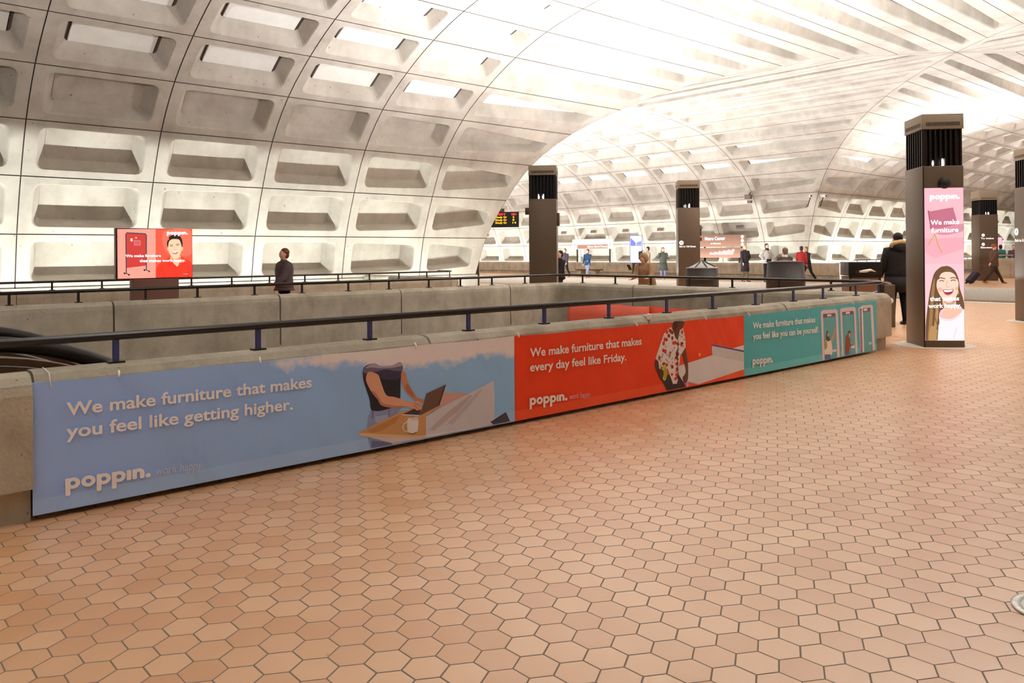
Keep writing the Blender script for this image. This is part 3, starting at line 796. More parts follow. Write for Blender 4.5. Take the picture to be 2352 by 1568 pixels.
ART_RED = [
 ((222,222,228), [(6.71,0.273),(7.311,0.33),(7.943,0.209),(7.945,0.114),(7.063,0.014),(6.773,0.125),(6.726,0.154)], 0),
 ((222,222,228), [(7.705,0.371),(7.932,0.387),(7.936,0.328)], 0),
 ((172,164,205), [(6.754,0.131),(7.063,0.03),(7.061,0.011),(6.782,0.106)], 0),
 ((190,180,215), [(6.844,0.092),(6.887,0.075),(6.884,0.0),(6.852,0.0)], 0),
 ((190,180,215), [(7.245,0.025),(7.327,0.034),(7.322,-0.001),(7.285,-0.0)], 0),
 ((208,208,214), [(7.307,0.438),(7.939,0.319),(7.943,0.196),(7.319,0.328)], 0),
 ((74,72,160), [(7.305,0.447),(7.939,0.324),(7.94,0.309),(7.305,0.433)], 0),
 ((54,42,46), [(6.41,0.2),(6.52,-0.004),(6.838,0.0),(6.717,0.186),(6.514,0.205)], 0),
 ((36,28,30), [(6.656,0.092),(6.73,-0.002),(6.737,-0.001),(6.663,0.094)], 0),
 ((112,66,48), [(6.787,0.464),(6.834,0.448),(6.862,0.365),(6.878,0.282),(6.88,0.149),(6.861,0.102),(6.81,0.086),(6.792,0.118),(6.783,0.148),(6.836,0.2),(6.815,0.288),(6.776,0.407)], 1),
 ((92,54,40), [(6.341,0.379),(6.327,0.303),(6.379,0.226),(6.414,0.169),(6.454,0.156),(6.455,0.234),(6.416,0.328),(6.389,0.364)], 1),
 ((104,62,44), [(6.64,0.732),(6.817,0.724),(6.789,0.659),(6.74,0.542),(6.693,0.517),(6.665,0.554),(6.625,0.648)], 1),
 ((74,42,30), [(6.64,0.732),(6.705,0.729),(6.705,0.682),(6.667,0.645),(6.625,0.648)], 1),
 ((234,226,226), [(6.593,0.684),(6.519,0.65),(6.478,0.624),(6.427,0.539),(6.377,0.454),(6.339,0.385),(6.385,0.353),(6.397,0.282),(6.433,0.264),(6.533,0.265),(6.622,0.097),(6.66,0.098),(6.683,0.093),(6.707,0.139),(6.718,0.264),(6.748,0.375),(6.796,0.417),(6.839,0.459),(6.84,0.494),(6.822,0.599),(6.794,0.659),(6.742,0.64),(6.707,0.539),(6.666,0.565),(6.638,0.63)], 0),
 ((150,44,40), [(6.631,0.271),(6.622,0.257),(6.604,0.255),(6.589,0.267),(6.589,0.284),(6.604,0.293),(6.623,0.287)], 0),
 ((214,62,46), [(6.688,0.515),(6.678,0.5),(6.656,0.498),(6.639,0.511),(6.639,0.528),(6.657,0.538),(6.679,0.532)], 0),
 ((214,62,46), [(6.486,0.454),(6.478,0.438),(6.46,0.435),(6.446,0.448),(6.446,0.466),(6.46,0.476),(6.478,0.471)], 0),
 ((150,44,40), [(6.581,0.594),(6.572,0.577),(6.551,0.575),(6.535,0.588),(6.535,0.607),(6.552,0.618),(6.572,0.612)], 0),
 ((214,62,46), [(6.512,0.562),(6.503,0.544),(6.484,0.541),(6.469,0.555),(6.47,0.576),(6.485,0.588),(6.504,0.582)], 0),
 ((214,62,46), [(6.552,0.634),(6.542,0.619),(6.52,0.617),(6.503,0.629),(6.504,0.646),(6.521,0.655),(6.542,0.65)], 0),
 ((150,44,40), [(6.54,0.558),(6.531,0.544),(6.512,0.542),(6.497,0.553),(6.497,0.57),(6.512,0.579),(6.531,0.574)], 0),
 ((214,62,46), [(6.494,0.524),(6.485,0.506),(6.465,0.503),(6.45,0.517),(6.45,0.537),(6.466,0.548),(6.485,0.542)], 0),
 ((214,62,46), [(6.652,0.516),(6.643,0.501),(6.625,0.499),(6.61,0.511),(6.611,0.527),(6.625,0.536),(6.644,0.531)], 0),
 ((150,44,40), [(6.619,0.632),(6.609,0.619),(6.589,0.617),(6.573,0.627),(6.573,0.643),(6.59,0.651),(6.61,0.646)], 0),
 ((214,62,46), [(6.715,0.24),(6.705,0.224),(6.683,0.222),(6.665,0.236),(6.665,0.255),(6.683,0.264),(6.705,0.258)], 0),
 ((214,62,46), [(6.542,0.303),(6.533,0.288),(6.515,0.286),(6.5,0.299),(6.5,0.316),(6.515,0.325),(6.534,0.32)], 0),
 ((150,44,40), [(6.516,0.434),(6.509,0.422),(6.493,0.42),(6.481,0.43),(6.481,0.444),(6.494,0.451),(6.509,0.447)], 0),
 ((214,62,46), [(6.708,0.297),(6.698,0.283),(6.675,0.282),(6.657,0.294),(6.657,0.31),(6.675,0.319),(6.698,0.313)], 0),
 ((214,62,46), [(6.419,0.381),(6.412,0.363),(6.395,0.36),(6.382,0.374),(6.382,0.395),(6.395,0.406),(6.412,0.4)], 0),
 ((150,44,40), [(6.704,0.361),(6.693,0.349),(6.671,0.348),(6.653,0.359),(6.653,0.373),(6.671,0.38),(6.694,0.375)], 0),
 ((214,62,46), [(6.729,0.394),(6.718,0.378),(6.694,0.376),(6.675,0.39),(6.675,0.409),(6.694,0.419),(6.718,0.413)], 0),
 ((214,62,46), [(6.689,0.145),(6.679,0.133),(6.657,0.132),(6.64,0.143),(6.64,0.159),(6.658,0.166),(6.679,0.16)], 0),
 ((150,44,40), [(6.634,0.567),(6.626,0.551),(6.609,0.548),(6.595,0.561),(6.595,0.58),(6.609,0.591),(6.627,0.585)], 0),
 ((214,62,46), [(6.598,0.421),(6.59,0.409),(6.573,0.408),(6.559,0.417),(6.559,0.431),(6.573,0.438),(6.591,0.433)], 0),
 ((214,62,46), [(6.463,0.275),(6.453,0.261),(6.432,0.26),(6.415,0.272),(6.415,0.288),(6.432,0.297),(6.453,0.291)], 0),
 ((150,44,40), [(6.499,0.316),(6.488,0.303),(6.464,0.302),(6.445,0.314),(6.445,0.33),(6.465,0.338),(6.489,0.332)], 0),
 ((214,62,46), [(6.623,0.197),(6.615,0.185),(6.598,0.184),(6.584,0.194),(6.585,0.208),(6.598,0.216),(6.616,0.211)], 0),
 ((214,62,46), [(6.702,0.155),(6.693,0.144),(6.674,0.144),(6.659,0.153),(6.659,0.166),(6.675,0.172),(6.694,0.167)], 0),
 ((150,44,40), [(6.801,0.499),(6.79,0.488),(6.767,0.487),(6.748,0.497),(6.749,0.51),(6.767,0.517),(6.79,0.512)], 0),
 ((214,62,46), [(6.708,0.186),(6.698,0.173),(6.675,0.172),(6.657,0.183),(6.657,0.199),(6.676,0.206),(6.698,0.201)], 0),
 ((214,62,46), [(6.519,0.448),(6.509,0.437),(6.485,0.436),(6.467,0.446),(6.467,0.459),(6.486,0.466),(6.509,0.461)], 0),
 ((150,44,40), [(6.708,0.395),(6.7,0.377),(6.681,0.375),(6.666,0.389),(6.667,0.409),(6.682,0.42),(6.7,0.414)], 0),
 ((214,62,46), [(6.8,0.616),(6.792,0.598),(6.774,0.595),(6.76,0.609),(6.76,0.629),(6.774,0.641),(6.793,0.635)], 0),
 ((214,62,46), [(6.787,0.486),(6.778,0.472),(6.76,0.47),(6.745,0.482),(6.745,0.498),(6.76,0.507),(6.779,0.502)], 0),
 ((150,44,40), [(6.635,0.626),(6.625,0.611),(6.601,0.609),(6.583,0.621),(6.583,0.638),(6.602,0.647),(6.625,0.642)], 0),
 ((214,62,46), [(6.704,0.187),(6.696,0.176),(6.68,0.175),(6.667,0.184),(6.667,0.197),(6.68,0.203),(6.696,0.199)], 0),
 ((214,62,46), [(6.735,0.496),(6.725,0.485),(6.704,0.484),(6.688,0.494),(6.688,0.507),(6.705,0.514),(6.726,0.509)], 0),
 ((150,44,40), [(6.605,0.647),(6.595,0.633),(6.571,0.631),(6.552,0.643),(6.552,0.659),(6.571,0.668),(6.595,0.662)], 0),
 ((58,44,50), [(6.592,0.645),(6.617,0.63),(6.623,0.634),(6.598,0.649)], 0),
 ((58,44,50), [(6.551,0.413),(6.546,0.389),(6.554,0.387),(6.559,0.411)], 0),
 ((58,44,50), [(6.647,0.477),(6.638,0.453),(6.647,0.452),(6.655,0.475)], 0),
 ((58,44,50), [(6.725,0.592),(6.749,0.574),(6.755,0.577),(6.732,0.595)], 0),
 ((58,44,50), [(6.442,0.418),(6.471,0.416),(6.471,0.421),(6.442,0.423)], 0),
 ((58,44,50), [(6.422,0.318),(6.401,0.304),(6.408,0.3),(6.429,0.315)], 0),
 ((58,44,50), [(6.613,0.291),(6.624,0.267),(6.632,0.268),(6.621,0.292)], 0),
 ((58,44,50), [(6.504,0.35),(6.531,0.338),(6.535,0.342),(6.508,0.354)], 0),
 ((58,44,50), [(6.479,0.463),(6.452,0.458),(6.455,0.453),(6.483,0.458)], 0),
 ((58,44,50), [(6.687,0.36),(6.679,0.337),(6.687,0.335),(6.695,0.358)], 0),
 ((58,44,50), [(6.697,0.32),(6.702,0.295),(6.711,0.295),(6.706,0.32)], 0),
 ((58,44,50), [(6.779,0.58),(6.755,0.566),(6.761,0.562),(6.786,0.576)], 0),
 ((58,44,50), [(6.677,0.431),(6.664,0.41),(6.672,0.407),(6.685,0.429)], 0),
 ((58,44,50), [(6.402,0.416),(6.377,0.406),(6.382,0.402),(6.407,0.412)], 0),
 ((58,44,50), [(6.793,0.548),(6.814,0.529),(6.821,0.532),(6.799,0.551)], 0),
 ((58,44,50), [(6.778,0.469),(6.808,0.462),(6.81,0.467),(6.78,0.473)], 0),
 ((58,44,50), [(6.7,0.447),(6.682,0.428),(6.69,0.425),(6.708,0.444)], 0),
 ((58,44,50), [(6.565,0.409),(6.573,0.384),(6.582,0.385),(6.573,0.409)], 0),
 ((58,44,50), [(6.68,0.227),(6.653,0.219),(6.657,0.214),(6.684,0.222)], 0),
 ((58,44,50), [(6.628,0.626),(6.609,0.608),(6.616,0.605),(6.635,0.623)], 0),
 ((58,44,50), [(6.406,0.395),(6.433,0.384),(6.437,0.388),(6.41,0.399)], 0),
 ((58,44,50), [(6.586,0.305),(6.565,0.29),(6.572,0.286),(6.593,0.301)], 0),
 ((58,44,50), [(6.652,0.357),(6.641,0.335),(6.649,0.333),(6.66,0.355)], 0),
 ((58,44,50), [(6.616,0.368),(6.591,0.358),(6.596,0.353),(6.621,0.364)], 0),
 ((58,44,50), [(6.564,0.39),(6.549,0.369),(6.557,0.367),(6.571,0.387)], 0),
 ((58,44,50), [(6.441,0.412),(6.437,0.388),(6.445,0.387),(6.449,0.411)], 0),
 ((58,44,50), [(6.762,0.395),(6.735,0.386),(6.74,0.382),(6.767,0.391)], 0),
 ((58,44,50), [(6.597,0.331),(6.617,0.311),(6.624,0.313),(6.604,0.333)], 0),
 ((58,44,50), [(6.421,0.394),(6.393,0.393),(6.394,0.388),(6.423,0.389)], 0),
 ((58,44,50), [(6.715,0.353),(6.698,0.334),(6.705,0.331),(6.723,0.349)], 0),
 ((58,44,50), [(6.492,0.361),(6.52,0.355),(6.522,0.359),(6.493,0.366)], 0),
 ((58,44,50), [(6.626,0.444),(6.597,0.441),(6.599,0.436),(6.628,0.439)], 0),
 ((58,44,50), [(6.801,0.588),(6.831,0.582),(6.833,0.587),(6.803,0.593)], 0),
 ((58,44,50), [(6.696,0.373),(6.695,0.348),(6.703,0.347),(6.705,0.372)], 0),
 ((58,44,50), [(6.531,0.338),(6.555,0.321),(6.56,0.324),(6.536,0.341)], 0),
 ((58,44,50), [(6.49,0.504),(6.501,0.48),(6.509,0.481),(6.498,0.505)], 0),
 ((58,44,50), [(6.419,0.364),(6.411,0.342),(6.419,0.34),(6.427,0.363)], 0),
 ((58,44,50), [(6.674,0.517),(6.693,0.496),(6.7,0.498),(6.681,0.519)], 0),
 ((58,44,50), [(6.7,0.454),(6.727,0.441),(6.732,0.444),(6.705,0.458)], 0),
 ((58,44,50), [(6.775,0.511),(6.787,0.487),(6.795,0.488),(6.783,0.512)], 0),
 ((58,44,50), [(6.707,0.443),(6.68,0.436),(6.684,0.431),(6.711,0.438)], 0),
 ((58,44,50), [(6.681,0.399),(6.71,0.39),(6.713,0.395),(6.684,0.404)], 0),
 ((58,44,50), [(6.503,0.417),(6.522,0.396),(6.529,0.398),(6.51,0.419)], 0),
 ((58,44,50), [(6.599,0.575),(6.601,0.55),(6.61,0.549),(6.607,0.574)], 0),
 ((58,44,50), [(6.603,0.305),(6.585,0.287),(6.592,0.284),(6.61,0.302)], 0),
 ((58,44,50), [(6.696,0.442),(6.701,0.417),(6.71,0.417),(6.704,0.442)], 0),
 ((60,40,40), [(6.703,0.539),(6.694,0.357),(6.693,0.14),(6.702,0.14),(6.703,0.357),(6.712,0.539)], 0),
 ((192,200,64), [(6.519,0.227),(6.517,0.202),(6.51,0.18),(6.5,0.163),(6.488,0.153),(6.475,0.15),(6.461,0.156),(6.449,0.169),(6.44,0.188),(6.434,0.211),(6.433,0.237),(6.435,0.262),(6.441,0.284),(6.451,0.301),(6.463,0.311),(6.477,0.314),(6.49,0.308),(6.502,0.296),(6.512,0.276),(6.517,0.253)], 0),
 ((160,170,50), [(6.512,0.22),(6.51,0.196),(6.504,0.177),(6.497,0.164),(6.488,0.161),(6.479,0.166),(6.471,0.18),(6.466,0.201),(6.465,0.225),(6.467,0.248),(6.472,0.268),(6.48,0.28),(6.489,0.284),(6.498,0.278),(6.506,0.264),(6.51,0.244)], 0),
 ((92,54,40), [(6.379,0.242),(6.442,0.264),(6.46,0.239),(6.455,0.195),(6.423,0.171)], 1),
 ((250,190,80), [(7.096,0.357),(7.094,0.349),(7.089,0.344),(7.081,0.341),(7.073,0.342),(7.066,0.346),(7.06,0.353),(7.059,0.36),(7.061,0.368),(7.066,0.373),(7.074,0.376),(7.082,0.375),(7.089,0.371),(7.095,0.365)], 0),
]
ART_TEAL = [
 ((226,206,216), [(9.719,0.665),(9.761,0.685),(10.117,0.678),(10.172,0.657),(10.223,0.01),(9.75,0.009)], 0),
 ((96,172,182), [(9.773,0.636),(10.107,0.63),(10.144,0.014),(9.81,0.013)], 0),
 ((108,88,100), [(9.773,0.636),(10.107,0.63),(10.112,0.584),(9.776,0.585)], 0),
 ((226,206,216), [(10.239,0.666),(10.283,0.684),(10.637,0.684),(10.688,0.659),(10.731,0.012),(10.281,0.007)], 0),
 ((96,172,182), [(10.295,0.632),(10.617,0.631),(10.673,0.013),(10.331,0.011)], 0),
 ((108,88,100), [(10.295,0.632),(10.617,0.631),(10.62,0.585),(10.298,0.587)], 0),
 ((226,206,216), [(10.767,0.659),(10.881,0.688),(11.162,0.687),(11.211,0.662),(11.27,0.02),(10.809,0.016)], 0),
 ((96,172,182), [(10.808,0.648),(11.136,0.649),(11.2,0.022),(10.866,0.02)], 0),
 ((108,88,100), [(10.808,0.648),(11.136,0.649),(11.139,0.596),(10.811,0.594)], 0),
 ((236,226,230), [(9.885,0.623),(9.995,0.622),(9.998,0.594),(9.888,0.595)], 0),
 ((236,226,230), [(10.398,0.626),(10.516,0.626),(10.519,0.597),(10.402,0.598)], 0),
 ((236,226,230), [(10.928,0.642),(11.034,0.642),(11.037,0.61),(10.931,0.609)], 0),
 ((120,150,165), [(10.102,0.603),(10.119,0.602),(10.149,0.02),(10.123,0.02)], 0),
 ((120,150,165), [(10.617,0.607),(10.639,0.607),(10.673,0.017),(10.651,0.015)], 0),
 ((240,232,236), [(10.862,0.671),(10.896,0.671),(10.931,0.02),(10.888,0.021)], 0),
 ((150,130,150), [(10.804,0.631),(10.851,0.63),(10.885,0.037),(10.822,0.021)], 0),
 ((74,52,42), [(9.865,0.405),(9.898,0.406),(9.927,0.368),(9.948,0.301),(9.981,0.265),(9.854,0.287)], 1),
 ((214,160,130), [(9.93,0.358),(9.927,0.346),(9.921,0.337),(9.911,0.332),(9.9,0.333),(9.891,0.339),(9.885,0.349),(9.883,0.361),(9.885,0.373),(9.892,0.382),(9.901,0.387),(9.912,0.386),(9.921,0.38),(9.928,0.37)], 0),
 ((200,150,118), [(9.973,0.282),(10.06,0.382),(10.078,0.427),(10.104,0.412),(10.091,0.356),(10.01,0.251)], 1),
 ((240,232,228), [(9.829,0.294),(9.905,0.271),(9.973,0.282),(10.009,0.197),(10.013,0.102),(9.927,0.086),(9.81,0.105)], 1),
 ((176,150,90), [(9.813,0.291),(9.863,0.287),(9.878,0.208),(9.836,0.171),(9.811,0.19)], 1),
 ((104,110,160), [(9.806,0.109),(9.953,0.104),(9.969,0.027),(9.817,0.027)], 0),
 ((232,228,232), [(10.022,0.151),(10.126,0.156),(10.128,0.121),(10.03,0.123)], 0),
 ((96,62,48), [(10.452,0.35),(10.499,0.376),(10.542,0.344),(10.511,0.316),(10.451,0.295)], 1),
 ((214,160,130), [(10.525,0.315),(10.523,0.304),(10.515,0.296),(10.504,0.292),(10.492,0.293),(10.481,0.299),(10.473,0.308),(10.471,0.319),(10.474,0.33),(10.482,0.338),(10.493,0.342),(10.505,0.341),(10.516,0.336),(10.523,0.326)], 0),
 ((150,72,56), [(10.393,0.295),(10.456,0.302),(10.519,0.248),(10.527,0.188),(10.609,0.168),(10.605,0.147),(10.508,0.147),(10.479,0.069),(10.375,0.072)], 1),
 ((104,110,160), [(10.38,0.078),(10.489,0.072),(10.488,0.026),(10.388,0.018)], 0),
 ((232,228,232), [(10.539,0.161),(10.65,0.162),(10.653,0.126),(10.544,0.127)], 0),
 ((200,205,210), [(11.075,0.169),(11.163,0.169),(11.166,0.131),(11.08,0.132)], 0),
]
ART_PYL = [
 ((226,160,172), [(0.0184,1.6173),(0.5791,1.6282),(0.5778,1.4612),(0.1569,1.3201),(0.0169,1.4166)], 0),
 ((242,184,194), [(0.0156,1.2421),(0.5793,1.2385),(0.5709,0.1088),(0.0071,0.1063)], 0),
 ((190,160,70), [(0.1543,1.6771),(0.0593,1.5217),(0.0698,1.5146),(0.1648,1.6699)], 0),
 ((190,160,70), [(0.1529,1.6878),(0.2017,1.5144),(0.2526,1.4016),(0.2652,1.408),(0.2149,1.5194),(0.1664,1.692)], 0),
 ((205,175,120), [(0.4991,1.7134),(0.4332,1.6206),(0.4394,1.6157),(0.5053,1.7084)], 0),
 ((205,175,120), [(0.5606,1.7087),(0.5758,1.6676),(0.583,1.6706),(0.5678,1.7117)], 0),
 ((186,106,126), [(0.0653,2.0364),(0.1027,2.0194),(0.4039,2.0695),(0.427,2.0396),(0.4768,1.8505),(0.4409,1.8181),(0.3162,1.7785),(0.1101,1.7562),(0.0949,1.814)], 1),
 ((160,82,104), [(0.0653,2.0364),(0.084,2.0279),(0.1164,1.7611),(0.1008,1.7645)], 0),
 ((206,134,152), [(0.1008,1.7613),(0.3162,1.7753),(0.4409,1.8165),(0.5805,1.8214),(0.5829,1.7297),(0.3154,1.6669),(0.1597,1.6981)], 1),
 ((104,74,50), [(0.2025,1.1637),(0.1394,1.0736),(0.0942,0.8765),(0.0613,0.6627),(0.0279,0.3829),(0.0118,0.1113),(0.179,0.1071),(0.2195,0.3011),(0.2322,0.5475),(0.4631,0.6295),(0.5711,0.5607),(0.5507,0.7278),(0.5084,0.8753),(0.4907,1.0064),(0.4202,1.1297),(0.2932,1.2042)], 1),
 ((150,112,70), [(0.1548,1.0407),(0.1145,0.8764),(0.0926,0.6626),(0.0717,0.383),(0.0541,0.1197),(0.0885,0.1166),(0.1186,0.3831),(0.1364,0.6626),(0.1534,0.8599)], 1),
 ((172,132,84), [(0.1801,0.6626),(0.1499,0.3831),(0.1198,0.1167),(0.151,0.1135),(0.184,0.3503),(0.2057,0.5475)], 1),
 ((226,178,156), [(0.2693,0.7118),(0.4328,0.7279),(0.4629,0.5968),(0.5322,0.5345),(0.3839,0.4295),(0.2285,0.4654),(0.2838,0.564)], 1),
 ((196,142,122), [(0.2848,0.7035),(0.3701,0.6624),(0.4327,0.7197),(0.4401,0.6705),(0.3698,0.6214),(0.3,0.6543)], 1),
 ((240,198,178), [(0.2094,1.0404),(0.1822,0.9502),(0.1879,0.8762),(0.2231,0.7857),(0.2848,0.6953),(0.3577,0.6657),(0.4249,0.7083),(0.4689,0.7852),(0.4869,0.9081),(0.4846,1.0097),(0.4278,1.1018),(0.3113,1.122),(0.241,1.0896)], 1),
 ((226,166,148), [(0.2626,0.8596),(0.2594,0.8453),(0.2507,0.8339),(0.2382,0.8276),(0.2243,0.8276),(0.2118,0.834),(0.2032,0.8455),(0.2003,0.8597),(0.2035,0.874),(0.2122,0.8854),(0.2248,0.8917),(0.2386,0.8916),(0.2511,0.8853),(0.2596,0.8738)], 0),
 ((226,166,148), [(0.4836,0.8753),(0.4813,0.8626),(0.4752,0.8523),(0.4665,0.8466),(0.4568,0.8467),(0.4481,0.8524),(0.4421,0.8627),(0.4401,0.8755),(0.4423,0.8883),(0.4484,0.8985),(0.4572,0.9042),(0.4669,0.9042),(0.4755,0.8984),(0.4815,0.8881)], 0),
 ((104,74,50), [(0.2015,1.024),(0.2256,1.1225),(0.2932,1.2042),(0.3741,1.1955),(0.4512,1.1213),(0.4908,1.0097),(0.4935,0.9572),(0.466,1.0229),(0.42,1.0969),(0.3192,1.1302),(0.2409,1.0863),(0.2092,1.0076)], 1),
 ((86,56,44), [(0.2087,1.0147),(0.2405,1.0304),(0.3012,1.014),(0.3043,1.0267),(0.2406,1.0436),(0.2036,1.0267)], 0),
 ((86,56,44), [(0.3744,1.0202),(0.4191,1.033),(0.4717,1.0134),(0.4758,1.0258),(0.42,1.046),(0.3713,1.0329)], 0),
 ((70,50,42), [(0.2219,0.9792),(0.2509,0.9918),(0.2847,0.9757),(0.2891,0.9862),(0.2515,1.0033),(0.2179,0.9899)], 0),
 ((70,50,42), [(0.3823,0.9851),(0.4117,0.9977),(0.449,0.9879),(0.4516,0.999),(0.4113,1.0092),(0.3784,0.9958)], 0),
 ((212,158,138), [(0.3292,0.992),(0.3082,0.9171),(0.3267,0.8909),(0.3599,0.8938),(0.359,0.9036),(0.3299,0.9001),(0.3176,0.9166),(0.3382,0.9893)], 0),
 ((150,50,56), [(0.2657,0.8497),(0.3172,0.8627),(0.356,0.856),(0.4183,0.8673),(0.4055,0.8182),(0.3555,0.7855),(0.3011,0.7971)], 1),
 ((252,250,248), [(0.2781,0.8464),(0.3171,0.8545),(0.356,0.8495),(0.4089,0.8592),(0.3963,0.8362),(0.348,0.8232),(0.2967,0.8266)], 1),
 ((200,110,110), [(0.2841,0.7891),(0.3481,0.7691),(0.4046,0.8024),(0.4,0.811),(0.3472,0.7789),(0.2869,0.7985)], 0),
 ((200,150,80), [(0.4924,0.818),(0.4914,0.8038),(0.4887,0.7924),(0.485,0.786),(0.4808,0.786),(0.4771,0.7924),(0.4746,0.8038),(0.4738,0.818),(0.4748,0.8322),(0.4775,0.8436),(0.4813,0.8499),(0.4854,0.8499),(0.4891,0.8436),(0.4916,0.8322)], 0),
 ((234,222,226), [(0.1832,0.2517),(0.2201,0.3833),(0.2129,0.4572),(0.275,0.4293),(0.3839,0.4229),(0.4931,0.4903),(0.5494,0.5558),(0.574,0.5312),(0.5709,0.1088),(0.1759,0.1071)], 1),
 ((212,196,206), [(0.2179,0.4406),(0.2813,0.4041),(0.3852,0.3977),(0.5034,0.4689),(0.4981,0.4788),(0.3823,0.4088),(0.284,0.4152),(0.2232,0.4507)], 0),
 ((212,196,206), [(0.4555,0.3034),(0.4077,0.1393),(0.418,0.136),(0.4659,0.3001)], 0),
 ((172,132,84), [(0.0899,0.3008),(0.1494,0.3174),(0.1832,0.2517),(0.1759,0.1071),(0.0697,0.1099)], 1),
 ((120,86,56), [(0.1437,0.4632),(0.1891,0.3003),(0.1752,0.1142),(0.1892,0.1132),(0.2031,0.3018),(0.1572,0.4675)], 0),
]
